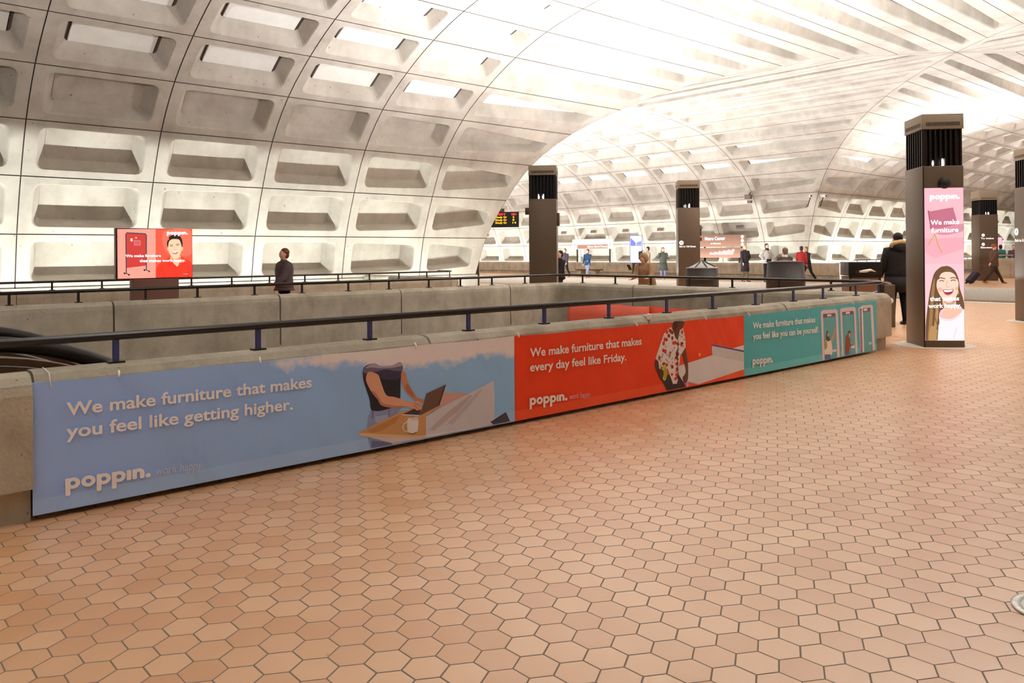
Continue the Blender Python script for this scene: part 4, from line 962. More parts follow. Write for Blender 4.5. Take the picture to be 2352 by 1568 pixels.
ART_SIGN = [
 ((255,152,134), [(0.01,1.899),(0.623,1.908),(0.617,1.05),(0.004,1.067)], 0),
 ((248,84,62), [(0.623,1.908),(1.237,1.917),(1.238,1.064),(0.617,1.077)], 0),
 ((252,108,84), [(0.768,1.876),(1.237,1.881),(1.234,1.49),(0.951,1.446),(0.766,1.57)], 1),
 ((196,58,52), [(0.15,1.823),(0.16,1.837),(0.456,1.82),(0.468,1.804),(0.46,1.286),(0.152,1.251)], 0),
 ((52,58,78), [(0.158,1.167),(0.154,1.816),(0.16,1.829),(0.455,1.816),(0.463,1.804),(0.458,1.216),(0.475,1.216),(0.48,1.804),(0.457,1.834),(0.16,1.847),(0.138,1.816),(0.141,1.167)], 0),
 ((52,58,78), [(0.105,1.169),(0.195,1.135),(0.199,1.148),(0.109,1.182)], 0),
 ((52,58,78), [(0.421,1.217),(0.514,1.186),(0.517,1.199),(0.425,1.23)], 0),
 ((30,34,44), [(0.136,1.16),(0.134,1.153),(0.13,1.148),(0.125,1.146),(0.119,1.146),(0.113,1.149),(0.109,1.154),(0.108,1.16),(0.109,1.167),(0.113,1.172),(0.119,1.175),(0.125,1.175),(0.131,1.172),(0.134,1.166)], 0),
 ((30,34,44), [(0.205,1.135),(0.204,1.129),(0.2,1.124),(0.194,1.121),(0.188,1.121),(0.182,1.124),(0.178,1.129),(0.177,1.136),(0.179,1.142),(0.182,1.147),(0.188,1.15),(0.194,1.15),(0.2,1.147),(0.204,1.142)], 0),
 ((30,34,44), [(0.448,1.208),(0.446,1.202),(0.443,1.197),(0.437,1.195),(0.432,1.195),(0.427,1.197),(0.423,1.202),(0.422,1.208),(0.423,1.214),(0.427,1.219),(0.432,1.221),(0.438,1.221),(0.443,1.218),(0.446,1.214)], 0),
 ((30,34,44), [(0.526,1.185),(0.524,1.179),(0.521,1.174),(0.515,1.172),(0.51,1.172),(0.504,1.175),(0.501,1.18),(0.5,1.185),(0.501,1.191),(0.505,1.196),(0.51,1.198),(0.516,1.198),(0.521,1.196),(0.524,1.191)], 0),
 ((250,236,200), [(0.219,1.746),(0.251,1.744),(0.25,1.696),(0.218,1.699)], 0),
 ((230,190,150), [(0.323,1.756),(0.318,1.747),(0.306,1.743),(0.294,1.747),(0.289,1.756),(0.294,1.766),(0.306,1.77),(0.318,1.766)], 0),
 ((226,120,120), [(0.271,1.716),(0.378,1.713),(0.374,1.625),(0.272,1.629)], 0),
 ((190,92,100), [(0.281,1.705),(0.368,1.703),(0.365,1.635),(0.281,1.64)], 0),
 ((236,52,34), [(0.623,1.08),(0.626,1.221),(0.654,1.289),(0.764,1.379),(0.868,1.447),(0.935,1.415),(1.041,1.453),(1.101,1.398),(1.2,1.35),(1.235,1.287),(1.238,1.064)], 0),
 ((206,38,26), [(0.707,1.232),(0.743,1.148),(0.75,1.076),(0.76,1.077),(0.753,1.151),(0.716,1.236)], 0),
 ((206,38,26), [(1.163,1.226),(1.155,1.067),(1.165,1.066),(1.174,1.225)], 0),
 ((206,38,26), [(0.961,1.292),(0.949,1.076),(0.955,1.075),(0.967,1.291)], 0),
 ((238,186,148), [(0.872,1.439),(0.875,1.37),(0.92,1.3),(0.976,1.26),(1.025,1.337),(1.037,1.445)], 1),
 ((206,144,104), [(0.876,1.439),(0.905,1.4),(0.965,1.392),(1.035,1.437),(1.025,1.383),(0.95,1.361),(0.883,1.385)], 1),
 ((244,196,158), [(0.829,1.662),(0.821,1.57),(0.843,1.5),(0.872,1.447),(0.92,1.411),(0.973,1.415),(1.018,1.457),(1.051,1.538),(1.065,1.6),(1.05,1.685),(0.998,1.732),(0.878,1.731)], 1),
 ((238,186,148), [(1.078,1.569),(1.076,1.554),(1.071,1.542),(1.064,1.535),(1.057,1.535),(1.05,1.542),(1.046,1.554),(1.044,1.569),(1.046,1.584),(1.051,1.596),(1.057,1.603),(1.065,1.603),(1.072,1.596),(1.076,1.584)], 0),
 ((238,186,148), [(0.832,1.57),(0.831,1.556),(0.828,1.546),(0.824,1.54),(0.819,1.54),(0.815,1.546),(0.812,1.556),(0.812,1.57),(0.813,1.583),(0.816,1.594),(0.82,1.599),(0.824,1.599),(0.829,1.594),(0.831,1.583)], 0),
 ((28,24,28), [(0.821,1.593),(0.807,1.646),(0.815,1.708),(0.841,1.731),(0.838,1.769),(0.879,1.8),(0.946,1.812),(1.021,1.794),(1.058,1.732),(1.069,1.647),(1.057,1.592),(1.044,1.647),(1.028,1.701),(0.998,1.735),(0.915,1.739),(0.867,1.723),(0.837,1.685),(0.829,1.631)], 1),
 ((40,30,30), [(0.853,1.623),(0.878,1.632),(0.906,1.625),(0.908,1.634),(0.877,1.642),(0.85,1.631)], 0),
 ((40,30,30), [(0.957,1.638),(0.986,1.65),(1.019,1.642),(1.021,1.651),(0.986,1.659),(0.954,1.647)], 0),
 ((44,30,28), [(0.857,1.604),(0.881,1.612),(0.902,1.603),(0.905,1.61),(0.881,1.619),(0.855,1.612)], 0),
 ((44,30,28), [(0.962,1.62),(0.986,1.629),(1.007,1.623),(1.009,1.63),(0.986,1.636),(0.96,1.627)], 0),
 ((216,152,116), [(0.926,1.617),(0.912,1.569),(0.928,1.549),(0.96,1.557),(0.958,1.563),(0.93,1.556),(0.919,1.569),(0.933,1.615)], 0),
 ((120,40,40), [(0.891,1.516),(0.936,1.523),(0.985,1.531),(0.974,1.492),(0.94,1.477),(0.906,1.489)], 1),
 ((252,250,246), [(0.895,1.514),(0.936,1.523),(0.984,1.529),(0.974,1.511),(0.936,1.501),(0.906,1.502)], 1),
 ((220,120,120), [(0.914,1.492),(0.944,1.498),(0.966,1.5),(0.943,1.48)], 1),
 ((226,44,28), [(0.808,1.355),(0.868,1.393),(0.905,1.323),(0.972,1.26),(0.949,1.245),(0.905,1.292),(0.823,1.286)], 0),
 ((244,66,44), [(1.041,1.445),(1.086,1.375),(1.04,1.306),(0.979,1.259),(1.025,1.352)], 0),
 ((160,30,24), [(1.052,1.302),(1.101,1.306),(1.1,1.313),(1.051,1.309)], 0),
 ((255,200,180), [(1.077,1.123),(1.153,1.124),(1.153,1.132),(1.076,1.13)], 0),
]

BLUE = vinyl('blue_vinyl', srgb(158, 190, 250), srgb(174, 208, 255), (srgb(238, 232, 238), srgb(146, 198, 250)))
REDV = vinyl('red_vinyl', srgb(240, 66, 26), srgb(250, 104, 62))
TEALV = vinyl('teal_vinyl', srgb(78, 182, 196), srgb(120, 214, 222))
banner('sky blue banner with clouds and a person at a laptop, nearest on the parapet', 0.92, 4.453, lambda u: 0.762 - 0.010 * u, BLUE, ART_BLUE,
       ('We make furniture that makes', 1.50, 'you feel like getting higher.', 1.358, 0.455, True), [(1.01, 0.755), (1.36, 0.757), (2.22, 0.755), (3.45, 0.75)])
banner('orange red banner with a table tennis player in a floral shirt, middle of the parapet', 4.457, 7.938, lambda u: 0.752 - 0.028 * u, REDV, ART_RED,
       ('We make furniture that makes', 1.493, 'every day feel like Friday.', 1.258, 0.460, True), [(4.50, 0.75), (6.05, 0.74), (7.2, 0.73)])
banner('teal banner with three office phone booths, at the far end of the parapet', 7.942, 11.33, lambda u: 0.724 + 0.014 * u, TEALV, ART_TEAL,
       ('We make furniture that makes', 1.45, 'you feel like you can be yourself.', 1.525, 0.440, False), [(8.05, 0.72), (9.4, 0.73), (10.6, 0.73)])

# tape scrap on the coping above the red banner
mb = MB(); mb.box((6.32, 5.05, 0.80), (0.05, 0.03, 0.06), bev=0.006, M=None); tag(mb.build('tape_scrap', TIE), 'small white tape scrap stuck on the coping above the red banner', 'tape')

# red tarp hung inside the end of the well
def tarp(label, y0, y1, col, group):
    mb = MB(); n = 24; vs = []; fs = []
    for j in range(7):
        for i in range(n + 1):
            u = i / n; y = y0 + (y1 - y0) * u
            vs.append((11.985 - 0.02 * abs(math.sin(u * 7 + j)) - 0.012 * j, y, 0.42 - 0.02 * abs(math.sin(u * math.pi * 3)) - 0.25 * j))
    for j in range(6):
        for i in range(n): fs.append((j * (n + 1) + i, j * (n + 1) + i + 1, (j + 1) * (n + 1) + i + 1, (j + 1) * (n + 1) + i))
    mb.add(vs, fs, None, True)
    m = newmat('tarp_fabric', col, 0.6); wrinkles(m, 0.8)
    o = mb.build('banner', m); sm = o.modifiers.new('s', 'SOLIDIFY'); sm.thickness = 0.004
    return tag(o, label, 'banner', group)
tarp('salmon red sheet hanging inside the well beneath the far end handrail, left half', 11.7, 9.55, srgb(244, 108, 84), 'red sheets inside the escalator well')
tarp('deep orange red sheet hanging inside the well, right half', 9.54, 5.6, srgb(232, 66, 34), 'red sheets inside the escalator well')

# ------------------------------------------------------------------ pylons
PW, PD, PA = 0.575, 0.68, R(42)
PE = Vector((math.sin(PA), -math.cos(PA), 0)); PB = Vector((math.cos(PA), math.sin(PA), 0))
FIN = noisy('fin_metal', srgb(34, 27, 24), srgb(50, 40, 36), 150, 0.4, 0.0, metal=0.5)
CAPM = noisy('cap_metal', srgb(140, 124, 106), srgb(156, 140, 122), 90, 0.5, 0.02, 300, metal=0.3)
SLOT = newmat('vent_slot_black', srgb(24, 20, 18), 0.7)
COREM = newmat('lamp_chamber_black', srgb(12, 10, 9), 0.7)
LAMPE = newmat('lamp_glow', (1, 1, 1), 0.4, emit=(1, 0.97, 0.92), estr=3.0)
RINGM = noisy('floor_ring_stone', srgb(196, 182, 166), srgb(210, 198, 184), 20, 0.6, 0.05)


def pylon(label, centre, top=3.46, w=PW, d=PD, zs=(2.69, 3.235), lamps=True):
    """local frame: x along the front face, y away from the viewer"""
    t = thing('pylon', label, 'pylon', (centre[0], centre[1], 0), PA - math.pi / 2, 'lighting pylons')
    f0, f1 = zs
    mb = MB(); mb.box((0, 0, f0 / 2), (w, d, f0), bev=0.008); lpart(mb, 'shaft', BRONZE, t)
    mb = MB(); mb.box((0, 0, (f1 + top) / 2), (w + 0.012, d + 0.012, top - f1), bev=0.006); cap = lpart(mb, 'cap', CAPM, t)
    zc = f1 + 0.06
    for ax, sg_ in ((0, -1), (0, 1), (1, -1), (1, 1)):
        mb = MB(); ln = d if ax else w
        mb.box((sg_ * (w / 2 + 0.0062), 0, zc + 0.014) if ax else (0, sg_ * (d / 2 + 0.0062), zc + 0.014), (0.002, ln * 0.84, 0.056) if ax else (ln * 0.84, 0.002, 0.056))
        for i in range(23):
            q = -ln * 0.41 + ln * 0.82 * i / 22
            mb.box((sg_ * (w / 2 + 0.008), q, zc + 0.014) if ax else (q, sg_ * (d / 2 + 0.008), zc + 0.014), (0.006, ln * 0.012, 0.056) if ax else (ln * 0.012, 0.006, 0.056), CAPM)
        mb.mats.insert(0, SLOT); mb.mi = [0] * 6 + [1] * (len(mb.mi) - 6)
        lpart(mb, 'vent_grille', None, cap)
    mb = MB(); mb.box((0, 0, (f0 + f1) / 2), (w - 0.16, d - 0.16, f1 - f0)); lpart(mb, 'lamp_chamber', COREM, t)
    nf = 8
    mb = MB(); mb.box((0, 0, 0), (0.022, 0.075, f1 - f0)); fm = mb.build('fin', FIN); fm.parent = t
    fm.location = (-w / 2 + 0.02, -d / 2 + 0.04, (f0 + f1) / 2)
    for k in range(4):
        for i in range(nf):
            if k == 0 and i == 0: continue
            u = (i + 0.25) / nf - 0.5 + 0.04
            o = fm.copy(); C.objects.link(o); o.parent = t
            if k == 0: o.location = (u * w, -d / 2 + 0.04, (f0 + f1) / 2)
            elif k == 1: o.location = (w / 2 - 0.04, u * d, (f0 + f1) / 2); o.rotation_euler = (0, 0, R(90))
            elif k == 2: o.location = (-u * w, d / 2 - 0.04, (f0 + f1) / 2)
            else: o.location = (-w / 2 + 0.04, -u * d, (f0 + f1) / 2); o.rotation_euler = (0, 0, R(90))
    if lamps:
        for x in (-0.10, 0.02):
            mb = MB(); mb.lathe([(0.004, 0.11), (0.022, 0.07), (0.030, 0.03), (0.018, 0)], (x, -d / 2 + 0.070, f0 + 0.005), n=10); lpart(mb, 'lamp', LAMPE, t)
    mb = MB(); mb.lathe([(0.56, 0.0), (0.56, 0.004), (0.555, 0.006)], n=48); lpart(mb, 'floor_ring', RINGM, t)
    return t


def lower(P, u, v=0.0):                       # pylon centre from its front left corner
    return (P[0] + PE.x * u * PW / 2 + PB.x * PD / 2, P[1] + PE.y * u * PW / 2 + PB.y * PD / 2)


A0 = (12.39, 4.76)
c1 = lower(A0, 1)
p1 = pylon('tall bronze pylon carrying the pink advertising screen with a laughing woman', c1)
PP = Plane((A0[0] - PB.x * 0.004, A0[1] - PB.y * 0.004), (PE.x, PE.y))
mb = MB(); w_ = 0.545
mb.add([PP(0.022, 0.107, 0.002), PP(0.022 + w_, 0.107, 0.002), PP(0.022 + w_, 2.363, 0.002), PP(0.022, 2.363, 0.002), PP(0.022, 0.107, -0.02), PP(0.022 + w_, 0.107, -0.02), PP(0.022 + w_, 2.363, -0.02), PP(0.022, 2.363, -0.02)],
       [(0, 1, 2, 3), (4, 7, 6, 5), (0, 4, 5, 1), (1, 5, 6, 2), (2, 6, 7, 3), (3, 7, 4, 0)])
scr = mb.build('screen', newmat('screen_pink', (0.02, 0.02, 0.02), 0.15, emit=srgb(238, 174, 184), estr=0.95), p1)
o = print_mesh('picture', ART_PYL, PP, 0.003, 0.0001, SCREEN_INK, scr, 0.108, 0.023, 0.566)
bag = []
wordmark(bag, 0.093, 0.514, 2.196, 2.199, 0.058)
lay_text(bag, 'We make', 0.101, 0.503, 1.817, 1.829, 0.066, 0.018); lay_text(bag, 'furniture', 0.108, 0.491, 1.702, 1.711, 0.066, 0.018)
lay_text(bag, 'that makes', 0.084, 0.492, 0.692, 0.702, 0.060, 0.018); lay_text(bag, 'work happy.', 0.062, 0.522, 0.589, 0.600, 0.060, 0.018)
letters('lettering', bag, PP, 0.010, WHITE_GLOW, scr)
mb = MB(); mb.add([PP(0.0, 0, 0.003), PP(0.018, 0, 0.003), PP(0.018, 2.68, 0.003), PP(0.0, 2.68, 0.003)], [(0, 1, 2, 3)]); mb.build('edge_seal', SLOT, p1)
M = Matrix.Translation(PP(0.30, 2.435, 0.0)) @ Matrix.Rotation(PA - math.pi / 2, 4, 'Z') @ Matrix.Rotation(R(90), 4, 'X')
mb = MB(); mb.lathe([(0.085, 0.0), (0.085, 0.03), (0.06, 0.065), (0.025, 0.085), (0.001, 0.09)], m=None, n=24, M=M); mb.build('speaker', SLOT, p1)
mb = MB(); mb.box(PP(PW + 0.012, 2.40, -0.25), (0.05, 0.09, 0.26), rot=PA - math.pi / 2); mb.build('junction_box', BRONZE, p1)

p2 = pylon('tall bronze pylon standing left behind the far parapet corner', (12.91, 13.40), w=0.632, d=0.66)
for (x, z, s) in [(0.345, 2.22, (0.07, 0.16, 0.30)), (-0.365, 2.42, (0.11, 0.12, 0.16))]:
    mb = MB(); mb.box((x, -0.1, z), s, bev=0.01); lpart(mb, 'junction_box', BRONZE, p2)
p3 = pylon('bronze pylon marked Exit to 13th Street behind the left black bin', (18.84, 13.63), w=0.60, d=0.66)
for (x, z, s) in [(0.33, 2.05, (0.07, 0.16, 0.30)), (0.33, 1.80, (0.09, 0.10, 0.10))]:
    mb = MB(); mb.box((x, -0.1, z), s, bev=0.01); lpart(mb, 'junction_box', BRONZE, p3)
p4 = pylon('bronze pylon cut by the right edge of the photo', (18.375, 4.86), w=0.60, d=0.66)
p5 = pylon('distant bronze pylon half hidden behind the pink screen pylon', (40.9, 13.0), top=4.15, w=0.80, d=0.80, zs=(3.05, 3.72))

pylon('unseen bronze pylon added behind the camera to carry a fill lamp', (-5.5, 2.5), lamps=False)  # made-up fixture for the fill lamp behind the camera
pylon('unseen bronze pylon added farthest down the hall to carry a fill lamp', (58.0, 8.0), lamps=False)  # added out of view so the far arm's fill lamp has a fixture


def face_plane(c, w, d):
    return Plane((c[0] - PE.x * w / 2 - PB.x * (d / 2 + 0.003), c[1] - PE.y * w / 2 - PB.y * (d / 2 + 0.003)), (PE.x, PE.y))


def disc_arrow(parent, pl, s, z, r, line, a0, a1, zt, cap):
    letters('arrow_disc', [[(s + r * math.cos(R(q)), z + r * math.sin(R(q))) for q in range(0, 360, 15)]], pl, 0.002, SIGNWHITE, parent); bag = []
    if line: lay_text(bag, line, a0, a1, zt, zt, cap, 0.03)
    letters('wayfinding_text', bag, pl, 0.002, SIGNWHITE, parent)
    k = r * 0.55; bag = [[(s - k, z - r * 0.09), (s + k * 0.6, z - r * 0.09), (s + k * 0.6, z + r * 0.09), (s - k, z + r * 0.09)],
                         [(s + k * 0.1, z + r * 0.55), (s + k * 0.1 - r * 0.2, z + r * 0.45), (s + k * 0.75, z - 0.02 * r), (s + k * 1.05, z)],
                         [(s + k * 0.1, z - r * 0.55), (s + k * 0.1 - r * 0.2, z - r * 0.45), (s + k * 0.75, z + 0.02 * r), (s + k * 1.05, z)]]
    letters('arrow', bag, pl, 0.004, BRONZE, parent)


disc_arrow(p3, face_plane((18.84, 13.63), 0.60, 0.66), 0.085, 1.70, 0.062, 'Exit to 13th Street', 0.03, 0.48, 1.575, 0.045)
sc4 = (18.375, 4.86); bl = (sc4[0] - PE.x * 0.303 + PB.x * 0.33, sc4[1] - PE.y * 0.303 + PB.y * 0.33)
disc_arrow(p4, Plane(bl, (-PB.x, -PB.y)), 0.09, 1.80, 0.075, 'Exit to G Street', 0.03, 0.62, 1.60, 0.05)
f5 = face_plane((40.9, 13.0), 0.80, 0.80)
disc_arrow(p5, f5, 0.16, 2.10, 0.07, 'To trains', 0.05, 0.62, 1.92, 0.07)
disc_arrow(p5, f5, 0.16, 1.68, 0.07, 'Elevator', 0.05, 0.60, 1.50, 0.07)

# ------------------------------------------------------------------ red digital sign on the walkway
SPl = Plane((3.854, 14.2), (1, 0))
sg = thing('digital_sign', 'red digital advertising sign with a laughing man, beyond the escalator well', 'digital sign', (4.47, 14.25, 0))
DARKR = newmat('sign_casing', srgb(70, 30, 24), 0.35, 0.4)
mb = MB(); mb.box((4.475, 14.27, 1.488), (1.25, 0.12, 0.86), bev=0.01); mb.build('casing', DARKR, sg)
o = print_mesh('screen', ART_SIGN, SPl, 0.004, 0.0003, SCREEN_INK, sg, 1.075, 0.015, 1.232)
bag = []
wordmark(bag, 0.803, 1.158, 1.815, 1.820, 0.044); lay_text(bag, 'We make furniture', 0.136, 0.702, 1.432, 1.433, 0.042, 0.02); lay_text(bag, 'that makes work happy.', 0.356, 1.112, 1.347, 1.348, 0.042, 0.02)
letters('lettering', bag, SPl, 0.018, WHITE_GLOW, sg)
mb = MB(); mb.box((4.475, 14.27, 0.53), (0.75, 0.20, 1.06), bev=0.01); mb.build('pedestal', noisy('pedestal_brown', srgb(104, 72, 62), srgb(120, 84, 72), 90, 0.5, 0.02, 200), sg)

# ------------------------------------------------------------------ people
def cloth(name, col, rough=0.8):
    return noisy(name, tuple(c * 0.75 for c in srgb(*col)), srgb(*col), 14.0, rough, 0.35, 60, spec=0.2)


SKIN_L = newmat('skin_light', srgb(222, 168, 142), 0.55); SKIN_D = newmat('skin_tan', srgb(176, 124, 96), 0.55)
EYEM = newmat('eye_dark', srgb(40, 30, 28), 0.3)


def ell_loft(mb, rings, n=20, M=None):
    vs = []; fs = []
    for (c, rx, ry) in rings:
        for k in range(n):
            q = 2 * math.pi * k / n; p = Vector((c[0] + rx * math.cos(q), c[1] + ry * math.sin(q), c[2])); vs.append(M @ p if M else p)
    for i in range(len(rings) - 1):
        for k in range(n): fs.append((i * n + k, i * n + (k + 1) % n, (i + 1) * n + (k + 1) % n, (i + 1) * n + k))
    fs.append(tuple(range(n - 1, -1, -1))); fs.append(tuple(range((len(rings) - 1) * n, len(rings) * n)))
    mb.add(vs, fs, None, True)


def skinned(name, verts, edges, radii, root, mat, sub=2):
    me = bpy.data.meshes.new(name); me.from_pydata([tuple(v) for v in verts], edges, [])
    o = bpy.data.objects.new(name, me); C.objects.link(o)
    o.modifiers.new('skin', 'SKIN'); s = o.modifiers.new('sub', 'SUBSURF'); s.levels = s.render_levels = sub
    sv = me.skin_vertices[0].data
    for i, r in enumerate(radii): sv[i].radius = r if isinstance(r, tuple) else (r, r); sv[i].use_root = (i == root)
    o.modifiers['skin'].use_smooth_shade = True
    dg = bpy.context.evaluated_depsgraph_get(); m2 = bpy.data.meshes.new_from_object(o.evaluated_get(dg)); m2.name = name
    bpy.data.objects.remove(o); bpy.data.meshes.remove(me)
    m2.materials.clear(); m2.materials.append(mat)
    o = bpy.data.objects.new(name, m2); C.objects.link(o); return o


def ball(mb, c, r, M=None, n=14):
    prof_ = [(max(1e-4, math.cos(R(-90 + 180 * i / n))), math.sin(R(-90 + 180 * i / n))) for i in range(n + 1)]
    T = Matrix.Translation(c) @ Matrix.Diagonal((r[0], r[1], r[2], 1))
    mb.lathe(prof_, m=None, n=18, M=(M @ T) if M else T)


def person(label, loc, heading, H, top, legs=((0, 0), (0, 0)), arms=((4, 6, 10), (4, 6, 10)), jacket=(60, 56, 60), trousers=(50, 48, 54), shoes=(40, 34, 32),
           hair=(70, 52, 42), skin=None, hem=0.82, lean=0, hairlong=0.0, hood=None, bulk=1.0, cap=None, skirt=1.0, collar=None, group=None, quilt=False, headyaw=0):
    """local frame: faces +y. legs: (swing, knee bend) left, right; arms: (swing, spread, elbow bend) left, right"""
    skin = skin or SKIN_L
    def dirv(a): return Vector((0, math.sin(R(a)), -math.cos(R(a))))
    V = {}
    hips = []
    for s, (a, b) in zip((-1, 1), legs):
        hip = Vector((0.09 * s, 0, 0.90)); knee = hip + dirv(a) * 0.42; ank = knee + dirv(a - b) * 0.41
        fd = Vector((0, math.cos(R(min(0, a - b) * 0.6)), math.sin(R(min(0, a - b) * 0.6)) ))
        toe = ank + fd * 0.15 + Vector((0, 0, -0.045))
        hips.append((hip, knee, ank, toe))
    low = min(min(h[2].z - 0.07, h[3].z - 0.025) for h in hips)
    dz = Vector((0, 0, -low))
    hips = [tuple(v + dz for v in h) for h in hips]
    pel = Vector((0, 0, 0.96)) + dz
    Lm = Matrix.Translation(pel) @ Matrix.Rotation(R(-lean), 4, 'X') @ Matrix.Translation(-Vector((0, 0, 0.96)))
    up = lambda x, y, z: Lm @ Vector((x, y, z))
    armj = []
    for s, (a, o, b) in zip((-1, 1), arms):
        sh = Vector((0.185 * s, 0, 1.42))
        d1 = Matrix.Rotation(R(-o * s), 3, 'Y') @ dirv(a); d2 = Matrix.Rotation(R(-o * s * 0.4), 3, 'Y') @ dirv(a + b)
        if len(arms[0]) and b < 0:     # hand on the hip: the forearm folds inwards
            d2 = Vector((-0.75 * s, 0.25, -0.62)).normalized()
        el = sh + d1 * 0.29; wr = el + d2 * 0.25
        armj.append((Lm @ sh, Lm @ el, Lm @ wr, (Lm.to_3x3() @ d2).normalized()))
    verts = [pel, up(0, 0, 1.12), up(0, 0, 1.32), up(0, 0.0, 1.46), up(0, 0.012, 1.53), up(0, 0.03, 1.575), up(0, 0.018, 1.645), up(0, 0.005, 1.71), up(0, 0, 1.745),
             up(0, 0.105, 1.632), up(0.082, 0.0, 1.64), up(-0.082, 0.0, 1.64)]
    rad = [(0.13, 0.10), (0.115, 0.09), (0.13, 0.10), (0.06, 0.06), (0.05, 0.052), (0.058, 0.066), (0.072, 0.088), (0.062, 0.078), (0.03, 0.04), 0.014, (0.014, 0.02), (0.014, 0.02)]
    edges = [(0, 1), (1, 2), (2, 3), (3, 4), (4, 5), (5, 6), (6, 7), (7, 8), (6, 9), (6, 10), (6, 11)]
    def add(p, r, frm): verts.append(p); rad.append(r); edges.append((frm, len(verts) - 1)); return len(verts) - 1
    for h in hips:
        i = add(h[0], 0.085, 0); i = add(h[1], 0.055, i); i = add(h[2], 0.04, i); add(h[3], (0.03, 0.04), i)
    for s, (sh, el, wr, d) in zip((-1, 1), armj):
        i = add(sh, 0.06, 2); i = add(el, 0.04, i); i = add(wr, (0.027, 0.022), i)
        side = Vector((0, 1, 0)) if abs(d.y) < 0.8 else Vector((s, 0, 0)); side = (side - d * side.dot(d)).normalized(); nrm = d.cross(side)
        pm = add(wr + d * 0.055, (0.036, 0.016), i)
        for k, ln in enumerate((0.062, 0.072, 0.068, 0.052)):
            b0 = wr + d * 0.085 + side * (0.027 - 0.018 * k); j = add(b0, 0.0095, pm)
            j = add(b0 + d * ln * 0.55 + nrm * 0.008, 0.0085, j); add(b0 + d * ln * 0.9 + nrm * 0.026, 0.007, j)
        j = add(wr + d * 0.04 + side * 0.036, 0.011, i); add(wr + d * 0.075 + side * 0.052, 0.009, j)
    sc_ = H / 1.75
    rz = R(heading - 90)
    root = skinned('person', verts, edges, rad, 0, skin)
    root.location = (loc[0], loc[1], loc[2] if len(loc) > 2 else 0.0); root.rotation_euler = (0, 0, rz); root.scale = (sc_, sc_, sc_)
    tag(root, label, 'person', group)
    def part(mb, name, mat):
        o = mb.build(name, mat); o.parent = root; return o
    jm = cloth('jacket_cloth', jacket)
    k = bulk
    mb = MB()
    hz = hem
    rings = []
    if hz < 0.9:
        hd = dz
        rings.append(((0, 0, hz + hd.z), 0.21 * k * skirt, 0.165 * k * skirt)); rings.append(((0, 0, 0.92 + hd.z), 0.195 * k, 0.145 * k))
        ell_loft(mb, rings)
    body = [((0, 0, max(hz, 0.90)), 0.19 * k, 0.14 * k), ((0, 0, 1.0), 0.185 * k, 0.14 * k), ((0, 0.0, 1.12), 0.172 * k, 0.132 * k), ((0, 0.0, 1.28), 0.195 * k, 0.14 * k), ((0, -0.005, 1.38), 0.20 * k, 0.13 * k),
            ((0, -0.005, 1.43), 0.165 * k, 0.11 * k), ((0, 0, 1.48), 0.085, 0.08), ((0, 0.005, 1.525), 0.068, 0.068)]
    ell_loft(mb, body, M=Lm)
    for (sh, el, wr, d) in armj:
        m1 = sh.lerp(el, 0.5); m2 = el.lerp(wr, 0.5)
        inn = Lm @ Vector((0, 0, 1.38)); st = sh.lerp(inn, 0.25)
        mb.tube([st, sh, m1, el, m2, wr - d * 0.0], 0.05, n=12, radii=[0.075 * k, 0.078 * k, 0.066 * k, 0.058 * k, 0.052 * k, 0.042 * k])
    part(mb, 'coat' if hem < 0.8 else 'jacket', jm)
    tm = cloth('trouser_cloth', trousers)
    mb = MB()
    ell_loft(mb, [((0, 0, 0.80 + dz.z), 0.155, 0.115), ((0, 0, 0.93 + dz.z), 0.165, 0.12), ((0, 0, 1.02 + dz.z), 0.155, 0.115)])
    for h in hips:
        mb.tube([h[0] + Vector((0, 0, 0.03)), h[0].lerp(h[1], 0.5), h[1], h[1].lerp(h[2], 0.5), h[2] + Vector((0, 0, -0.02))], 0.08, n=12, radii=[0.095, 0.085, 0.066, 0.058, 0.052])
    part(mb, 'trousers', tm)
    sm = newmat('shoe_leather', srgb(*shoes), 0.45)
    for h in hips:
        mb = MB(); d = (h[3] - h[2]); d.z *= 0.2; d.normalize()
        base = h[2] + Vector((0, 0, -0.035))
        mb.tube([base - d * 0.05, base, base + d * 0.08 + Vector((0, 0, -0.01)), base + d * 0.155 + Vector((0, 0, -0.015)), base + d * 0.185 + Vector((0, 0, -0.018))], 0.04, n=10, radii=[0.03, 0.044, 0.042, 0.034, 0.012])
        part(mb, 'shoe', sm)
    hm = cloth('hair', hair, 0.6)
    mb = MB(); HM = Lm @ Matrix.Translation((0, 0, 1.655)) @ Matrix.Rotation(R(headyaw), 4, 'Z')
    if cap: ball(mb, (0, -0.002, 0.038), (0.092, 0.108, 0.085), HM); mb.box((0, 0.10, 0.045), (0.13, 0.09, 0.012), M=HM)
    else:
        ball(mb, (0, -0.022, 0.03), (0.089, 0.098, 0.092), HM)
        ball(mb, (0, -0.045, -0.03), (0.082, 0.066, 0.085), HM)
        if hairlong: ell_loft(mb, [((0, -0.06, 0.02), 0.085, 0.06), ((0, -0.075, -0.10), 0.10, 0.06), ((0, -0.085, -0.10 - hairlong), 0.085, 0.045)], M=HM)
    part(mb, 'cap' if cap else 'hair', cloth('cap_cloth', cap) if cap else hm)
    for s in (-1, 1):
        mb = MB(); ball(mb, (0.03 * s, 0.092, 0.0), (0.011, 0.008, 0.007), Lm @ Matrix.Translation((0, 0.0, 1.655)), 6); part(mb, 'eye', EYEM)
    if collar:
        mb = MB(); ell_loft(mb, [((0, 0, 1.45), 0.10, 0.10), ((0, 0.005, 1.50), 0.088, 0.088), ((0, 0.01, 1.55), 0.082, 0.082)], M=Lm); part(mb, 'scarf', cloth('scarf', collar))
